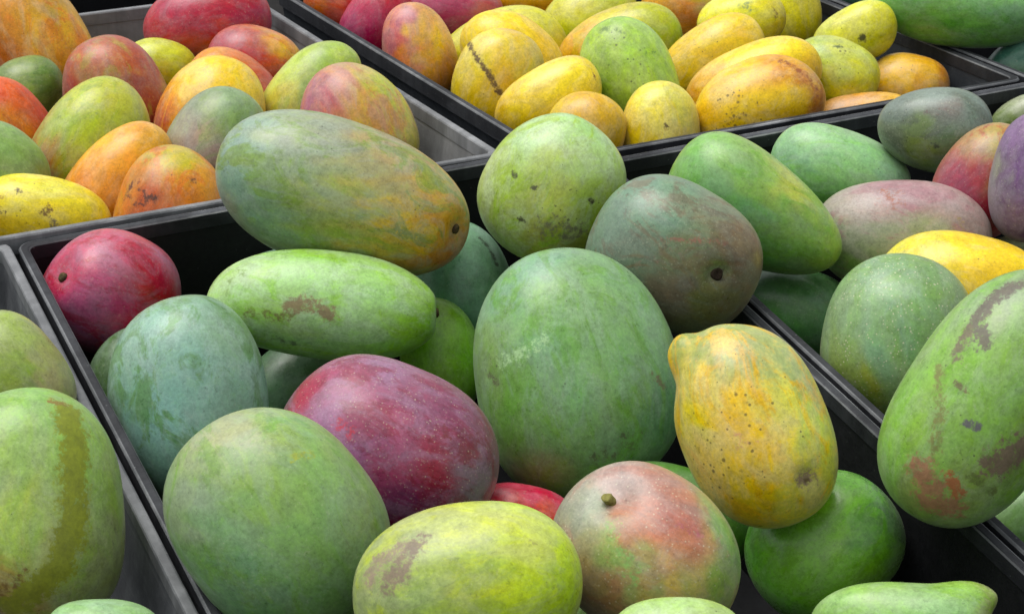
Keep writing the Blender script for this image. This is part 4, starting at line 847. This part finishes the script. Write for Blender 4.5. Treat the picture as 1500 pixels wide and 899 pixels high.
mango(70, 'C', (0.2012, 2.1048, -0.017), [0.7741, 0.5577, -0.2116, 0.212], (0.061, 0.0397, 0.0357), 'golden mango lying beside the bumpy light green mango',
    paint=[(-0.3, 0.56, 0.77, 221, 191, 47), (0.26, 0.61, 0.75, 225, 205, 62), (0.76, 0.19, 0.62, 225, 186, 52), (-0.08, 0.13, 0.99, 225, 191, 47), (-0.58, 0.23, 0.78, 216, 187, 43), (0.42, 0.03, 0.91, 229, 201, 46)],
    rub=((227, 183, 27), 0.42),
    bloom=((205, 192, 127), 0.13),
    specks=[(0.23, 0.22, 0.95, 0.0355, 0.6)])
mango(71, 'C', (0.2401, 2.1859, 0.0038), [0.7963, 0.598, -0.0866, 0.0274], (0.0469, 0.0323, 0.029), 'yellow mango with a green stem patch behind the golden one',
    paint=[(-0.37, 0.34, 0.87, 216, 211, 63), (0.1, 0.47, 0.88, 208, 207, 59), (0.51, -0.06, 0.86, 221, 207, 42), (-0.25, -0.13, 0.96, 221, 200, 62), (0.63, -0.53, 0.57, 216, 192, 43)],
    rub=((223, 203, 28), 0.42),
    bloom=((205, 196, 131), 0.13),
    specks=[(0.36, -0.03, 0.93, 0.022, 0.6)],
    marks=[([(0.105, 0.51, 0.854), (0.191, 0.448, 0.873)], 0.0066, (124, 140, 76), 0.7), ([(0.728, 0.295, 0.619), (0.788, -0.072, 0.611)], 0.0026, (108, 76, 40), 0.7)])
mango(72, 'C', (0.302, 2.2652, -0.0058), [0.6219, 0.5203, 0.3118, -0.4952], (0.0457, 0.035, 0.0315), 'plain lemon-yellow mango in the back right of the yellow mango crate',
    paint=[(-0.13, -0.12, 0.98, 229, 215, 56), (0.17, 0.41, 0.89, 221, 206, 52), (0.41, -0.34, 0.85, 212, 197, 49), (0.58, 0.03, 0.81, 216, 197, 43)],
    rub=((227, 213, 27), 0.36),
    bloom=((208, 200, 126), 0.13))
mango(73, 'C', (0.1814, 2.2723, -0.0058), [0.7886, 0.6056, 0.0302, -0.1027], (0.0425, 0.0288, 0.026), 'orange-brown mango behind the golden mango',
    paint=[(-0.26, -0.16, 0.95, 210, 151, 56), (0.29, -0.25, 0.93, 206, 129, 52), (0.72, 0.41, 0.55, 182, 165, 48), (-0.02, -0.61, 0.8, 210, 138, 61)],
    rub=((208, 130, 39), 0.42),
    bloom=((201, 164, 123), 0.13))
mango(74, 'C', (0.2334, 2.009, -0.0114), [0.7935, 0.5679, -0.1689, 0.139], (0.0708, 0.0395, 0.0355), 'long yellow mango with an orange flank behind the heavily speckled one',
    paint=[(-0.21, 0.83, 0.52, 234, 199, 60), (0.27, 0.72, 0.64, 237, 204, 45), (0.66, 0.22, 0.72, 234, 201, 36), (0.76, -0.22, 0.61, 229, 186, 36), (-0.78, 0.18, 0.61, 210, 148, 42), (-0.49, 0.5, 0.71, 218, 168, 69)],
    rub=((236, 192, 26), 0.36),
    bloom=((208, 192, 131), 0.13),
    specks=[(0.34, 0.57, 0.75, 0.034, 0.4)])
mango(75, 'C', (0.2336, 1.9338, -0.008), [0.7964, 0.5637, -0.1698, 0.1386], (0.0618, 0.0447, 0.0402), 'yellow-orange mango heavily speckled black with a brown end at the front rim',
    paint=[(-0.38, 0.64, 0.66, 234, 199, 65), (0.19, 0.68, 0.71, 237, 198, 60), (0.61, 0.58, 0.54, 210, 148, 38), (0.83, 0.05, 0.55, 190, 117, 35), (-0.07, 0.21, 0.97, 237, 203, 47), (0.47, -0.2, 0.86, 237, 195, 43), (-0.64, 0.18, 0.75, 237, 194, 52), (-0.0, -0.29, 0.96, 237, 189, 45), (0.76, -0.37, 0.53, 181, 113, 32)],
    rub=((237, 198, 25), 0.36),
    bloom=((212, 196, 138), 0.16),
    specks=[(-0.38, 0.1, 0.92, 0.0263, 1.3), (0.09, 0.35, 0.93, 0.0394, 0.5), (0.43, -0.33, 0.84, 0.0263, 0.4)],
    marks=[([(0.621, 0.619, 0.48), (0.829, 0.209, 0.519), (0.859, -0.2, 0.471)], 0.0046, (140, 76, 36), 0.7), ([(-0.017, 0.088, 0.996), (-0.002, 0.064, 0.998)], 0.002, (60, 36, 20), 0.9), ([(-0.431, 0.125, 0.893), (-0.237, 0.208, 0.949)], 0.0026, (124, 76, 32), 0.7), ([(-0.541, -0.042, 0.84), (-0.255, -0.03, 0.966)], 0.0026, (124, 76, 32), 0.6)])
mango(76, 'C', (0.3178, 2.0501, -0.0135), [0.7651, 0.5876, 0.0935, -0.2464], (0.0474, 0.039, 0.0351), 'green-yellow speckled mango beside the yellow-orange speckled mango',
    paint=[(-0.64, 0.39, 0.66, 157, 180, 91), (-0.11, 0.66, 0.74, 193, 203, 85), (-0.29, 0.03, 0.96, 193, 203, 65), (0.39, 0.31, 0.87, 208, 203, 59), (0.17, -0.24, 0.96, 212, 207, 44), (-0.03, -0.68, 0.73, 182, 166, 38), (0.74, 0.26, 0.62, 203, 198, 60)],
    rub=((191, 201, 51), 0.48),
    bloom=((189, 197, 132), 0.16),
    specks=[(-0.11, 0.66, 0.74, 0.0279, 0.8), (0.27, 0.23, 0.94, 0.0279, 0.4)],
    marks=[([(-0.323, 0.689, 0.648), (-0.211, 0.728, 0.652)], 0.0028, (76, 92, 52), 0.85)])
mango(77, 'C', (0.3463, 2.1052, 0.0139), [0.7883, 0.5726, -0.1884, 0.1231], (0.0456, 0.0292, 0.0263), 'pear-shaped yellow-green mango with a black dot',
    paint=[(-0.51, 0.51, 0.69, 194, 199, 65), (0.15, 0.56, 0.81, 208, 203, 59), (0.66, 0.34, 0.67, 203, 198, 40), (-0.13, 0.12, 0.98, 216, 211, 73), (0.55, -0.36, 0.75, 212, 207, 59), (0.13, -0.71, 0.69, 199, 199, 55)],
    rub=((205, 200, 30), 0.42),
    bloom=((201, 201, 135), 0.13),
    egg=0.16,
    specks=[(-0.1, 0.22, 0.97, 0.0285, 0.4)],
    marks=[([(0.146, -0.179, 0.973), (0.181, -0.229, 0.956)], 0.0039, (44, 40, 24), 0.95)])
mango(78, 'C', (0.4007, 2.0808, -0.0353), [0.7958, 0.593, -0.0242, -0.1198], (0.0427, 0.037, 0.0333), 'orange-yellow mango in the right corner of the yellow mango crate',
    paint=[(-0.55, 0.55, 0.63, 210, 165, 56), (0.06, 0.76, 0.64, 210, 161, 51), (-0.33, 0.21, 0.92, 225, 182, 42), (0.3, 0.34, 0.89, 210, 157, 42), (0.8, 0.26, 0.55, 190, 125, 58)],
    rub=((212, 153, 34), 0.42),
    bloom=((205, 172, 123), 0.13),
    specks=[(-0.29, 0.5, 0.81, 0.0214, 0.6)])
mango(79, 'C', (0.3425, 1.9949, -0.0409), [0.809, 0.5751, -0.1186, 0.027], (0.0506, 0.026, 0.0234), 'orange mango low against the front rim of the yellow mango crate',
    paint=[(-0.36, 0.75, 0.56, 198, 142, 62), (0.3, 0.75, 0.59, 210, 155, 70), (0.69, 0.7, 0.18, 214, 165, 56)],
    rub=((200, 139, 44), 0.36),
    bloom=((201, 164, 127), 0.13))
mango(80, 'F', (0.457, 2.121, 0.0414), [0.789, 0.6054, -0.0682, -0.0792], (0.0894, 0.0397, 0.0357), 'long bright green mango overhanging the corner of the yellow mango crate',
    paint=[(-0.67, -0.11, 0.74, 112, 161, 92), (-0.22, 0.11, 0.97, 120, 172, 95), (-0.05, -0.21, 0.98, 121, 174, 80), (0.32, 0.0, 0.95, 115, 165, 88), (-0.43, -0.43, 0.8, 109, 157, 80), (0.55, -0.14, 0.82, 108, 157, 100), (0.11, -0.63, 0.77, 98, 150, 69)],
    rub=((93, 155, 50), 0.48),
    bloom=((127, 169, 128), 0.2),
    lent=0.15)
mango(81, 'F', (0.3909, 2.341, -0.0054), [0.7881, 0.6091, -0.0396, -0.0795], (0.0363, 0.0189, 0.017), 'dark teal mango beside the long bright green mango',
    paint=[(-0.22, -0.52, 0.83, 85, 131, 109), (0.41, -0.49, 0.77, 83, 129, 109)],
    rub=((71, 117, 87), 0.36),
    bloom=((107, 142, 126), 0.13))
mango(82, 'F', (0.5225, 2.1082, -0.0165), [0.793, 0.5569, -0.2218, 0.1086], (0.0407, 0.0276, 0.0249), 'mottled teal mango below the long bright green mango',
    paint=[(-0.35, 0.49, 0.8, 85, 131, 109), (0.02, 0.51, 0.86, 96, 142, 120), (-0.26, -0.13, 0.96, 115, 146, 121), (-0.53, 0.48, 0.7, 59, 105, 82)],
    rub=((51, 106, 83), 0.6),
    bloom=((118, 149, 133), 0.2))
# lower layer: fruit that carries the pile from below
BURIED = {'A': 'dull green mango buried in the lower layer of the front crate', 'D': 'dull green mango buried below the freckled green mango',
          'E': 'dull green mango buried below the sap-streaked mango', 'B': 'orange-green mango buried in the lower layer of the grey crate',
          'C': 'dull yellow mango buried in the lower layer of the yellow mango crate'}
TINT = {'A': (100, 140, 80), 'D': (100, 140, 80), 'E': (110, 140, 80), 'B': (176, 140, 64), 'C': (196, 164, 72)}
for n_, (cid, loc, quat, sem) in enumerate([
    ('A', (-0.1762, 1.3419, -0.1419), [0.0724, -0.0023, 0.058, -0.9957], (0.0419, 0.035, 0.0315)),
    ('A', (0.0393, 1.2972, -0.1755), [0.8158, 0.0509, -0.0279, 0.5754], (0.0488, 0.0372, 0.0335)),
    ('A', (-0.0377, 1.6501, -0.1215), [0.9926, 0.0567, 0.0126, -0.1062], (0.0485, 0.0407, 0.0366)),
    ('A', (-0.091, 1.3767, -0.0683), [0.0713, -0.0024, 0.058, -0.9958], (0.0427, 0.0309, 0.0278)),
    ('A', (-0.0559, 1.3952, -0.1236), [0.4779, 0.0334, -0.0475, 0.8765], (0.0419, 0.0326, 0.0294)),
    ('A', (0.0443, 1.4996, -0.0946), [0.5334, 0.0364, -0.0453, 0.8438], (0.0524, 0.0406, 0.0366)),
    ('A', (0.0848, 1.238, -0.1093), [0.9251, 0.051, 0.0278, -0.3752], (0.0445, 0.0376, 0.0338)),
    ('A', (-0.2405, 1.5455, -0.1298), [0.8795, 0.0477, 0.0331, -0.4724], (0.0405, 0.0293, 0.0264)),
    ('A', (0.1011, 1.3894, -0.1611), [0.5635, 0.0272, 0.0513, -0.8241], (0.0538, 0.045, 0.0405)),
    ('A', (-0.1099, 1.5247, -0.1556), [0.9091, 0.0499, 0.0298, -0.4124], (0.052, 0.04, 0.036)),
    ('A', (0.0088, 1.2065, -0.1147), [0.2966, 0.0234, -0.0532, 0.9532], (0.0554, 0.0436, 0.0393)),
    ('A', (-0.0928, 1.3223, -0.1347), [0.5153, 0.0242, 0.0528, -0.855], (0.0465, 0.038, 0.0342)),
    ('A', (-0.0477, 1.2484, -0.1819), [0.9968, 0.058, 0.0034, 0.0547], (0.0545, 0.0407, 0.0366)),
    ('A', (-0.1846, 1.4203, -0.1239), [0.868, 0.0534, -0.0228, 0.4931], (0.0441, 0.0332, 0.0299)),
    ('A', (0.0954, 1.1343, -0.1119), [0.9242, 0.0509, 0.0279, -0.3776], (0.0489, 0.0395, 0.0355)),
    ('A', (-0.1803, 1.2896, -0.0833), [0.6011, 0.0295, 0.05, -0.7971], (0.0429, 0.0343, 0.0308)),
    ('D', (0.3955, 1.4868, -0.0948), [0.9067, 0.0497, 0.0301, -0.4177], (0.0556, 0.0433, 0.039)),
    ('D', (0.4567, 1.5951, -0.0809), [0.685, 0.0348, 0.0465, -0.7262], (0.0416, 0.0349, 0.0314)),
    ('D', (0.3224, 1.5772, -0.1075), [0.8113, 0.0507, -0.0283, 0.5818], (0.0514, 0.0421, 0.0379)),
    ('D', (0.3691, 1.6908, -0.0716), [0.6908, 0.0447, -0.0371, 0.7207], (0.0514, 0.0376, 0.0339)),
    ('D', (0.2069, 1.6745, -0.0509), [0.9286, 0.0513, 0.0273, -0.3664], (0.0474, 0.0394, 0.0354)),
    ('D', (0.4505, 1.6737, -0.0954), [0.8726, 0.0473, 0.0338, -0.4849], (0.0469, 0.0357, 0.0321)),
    ('D', (0.3663, 1.5066, -0.1647), [0.3803, 0.028, -0.0509, 0.923], (0.0439, 0.0349, 0.0314)),
    ('D', (0.3844, 1.6495, -0.1312), [0.968, 0.0576, -0.0078, 0.2441], (0.0471, 0.0382, 0.0343)),
    ('D', (0.4843, 1.7321, -0.1475), [0.2011, 0.0052, 0.0578, -0.9778], (0.0567, 0.042, 0.0378)),
    ('D', (0.4537, 1.528, -0.1412), [0.8928, 0.0545, -0.02, 0.4466], (0.0525, 0.038, 0.0342)),
    ('E', (-0.3999, 1.308, -0.0958), [0.0795, 0.0111, -0.057, 0.9951], (0.0562, 0.0442, 0.0398)),
    ('E', (-0.4046, 1.3641, -0.1656), [0.1997, 0.018, -0.0552, 0.9781], (0.0568, 0.0432, 0.0388)),
    ('E', (-0.4172, 1.4064, -0.0944), [0.9321, 0.0515, 0.0268, -0.3576], (0.0518, 0.0428, 0.0385)),
    ('E', (-0.3316, 1.2036, -0.1142), [0.6447, 0.0423, -0.0398, 0.7622], (0.0455, 0.0329, 0.0297)),
    ('B', (-0.4932, 2.1001, -0.1152), [0.8728, 0.0, 0.0, -0.4881], (0.0568, 0.0454, 0.0409)),
    ('B', (-0.4, 2.0985, -0.113), [0.6129, 0.0, 0.0, 0.7901], (0.0499, 0.0373, 0.0335)),
    ('B', (-0.2134, 1.891, -0.0789), [0.9891, 0.0, 0.0, -0.1471], (0.0574, 0.0485, 0.0436)),
    ('B', (-0.4896, 1.8414, -0.0731), [0.9354, 0.0, 0.0, -0.3536], (0.0442, 0.0327, 0.0294)),
    ('B', (-0.444, 1.9396, -0.0834), [0.8957, 0.0, 0.0, 0.4447], (0.0496, 0.042, 0.0378)),
    ('B', (-0.5287, 1.9643, -0.0566), [0.0309, 0.0, 0.0, 0.9995], (0.0505, 0.0402, 0.0362)),
    ('B', (-0.3227, 2.0488, -0.114), [0.9668, 0.0, 0.0, 0.2557], (0.0555, 0.044, 0.0396)),
    ('B', (-0.5393, 1.9061, -0.1226), [0.6266, 0.0, 0.0, -0.7794], (0.0517, 0.0422, 0.038)),
    ('B', (-0.3022, 2.1362, -0.1381), [0.4574, 0.0, 0.0, 0.8892], (0.0464, 0.0373, 0.0336)),
    ('C', (0.054, 2.2672, -0.1009), [0.6682, 0.0, 0.0, 0.744], (0.0419, 0.0303, 0.0273)),
    ('C', (0.0718, 2.089, -0.0735), [0.9359, 0.0, 0.0, -0.3522], (0.0419, 0.033, 0.0297)),
    ('C', (0.0222, 2.3237, -0.1432), [0.0577, 0.0, 0.0, 0.9983], (0.0511, 0.038, 0.0342)),
    ('C', (0.1549, 2.2465, -0.0769), [0.6063, 0.0, 0.0, 0.7952], (0.0574, 0.0446, 0.0401)),
    ('C', (0.2653, 2.1406, -0.0591), [0.3645, 0.0, 0.0, -0.9312], (0.0407, 0.0329, 0.0296)),
    ('C', (0.0296, 1.9314, -0.0858), [0.2044, 0.0, 0.0, 0.9789], (0.0496, 0.0363, 0.0327)),
    ('C', (0.1858, 2.3438, -0.1125), [0.7599, 0.0, 0.0, -0.65], (0.0521, 0.0435, 0.0391)),
    ('C', (0.2482, 2.283, -0.1009), [0.7479, 0.0, 0.0, 0.6638], (0.0473, 0.0381, 0.0343)),
    ('C', (0.0573, 2.1765, -0.098), [0.8486, 0.0, 0.0, 0.529], (0.0416, 0.0332, 0.0299)),
]):
    tr, tg, tb = TINT[cid]
    mango(200 + n_, cid, loc, quat, sem, BURIED[cid], paint=[(1, 0, 0, tr, tg, tb), (-1, 0, 0, tr + 12, tg + 8, tb), (0, 0, 1, tr - 8, tg, tb + 6)])
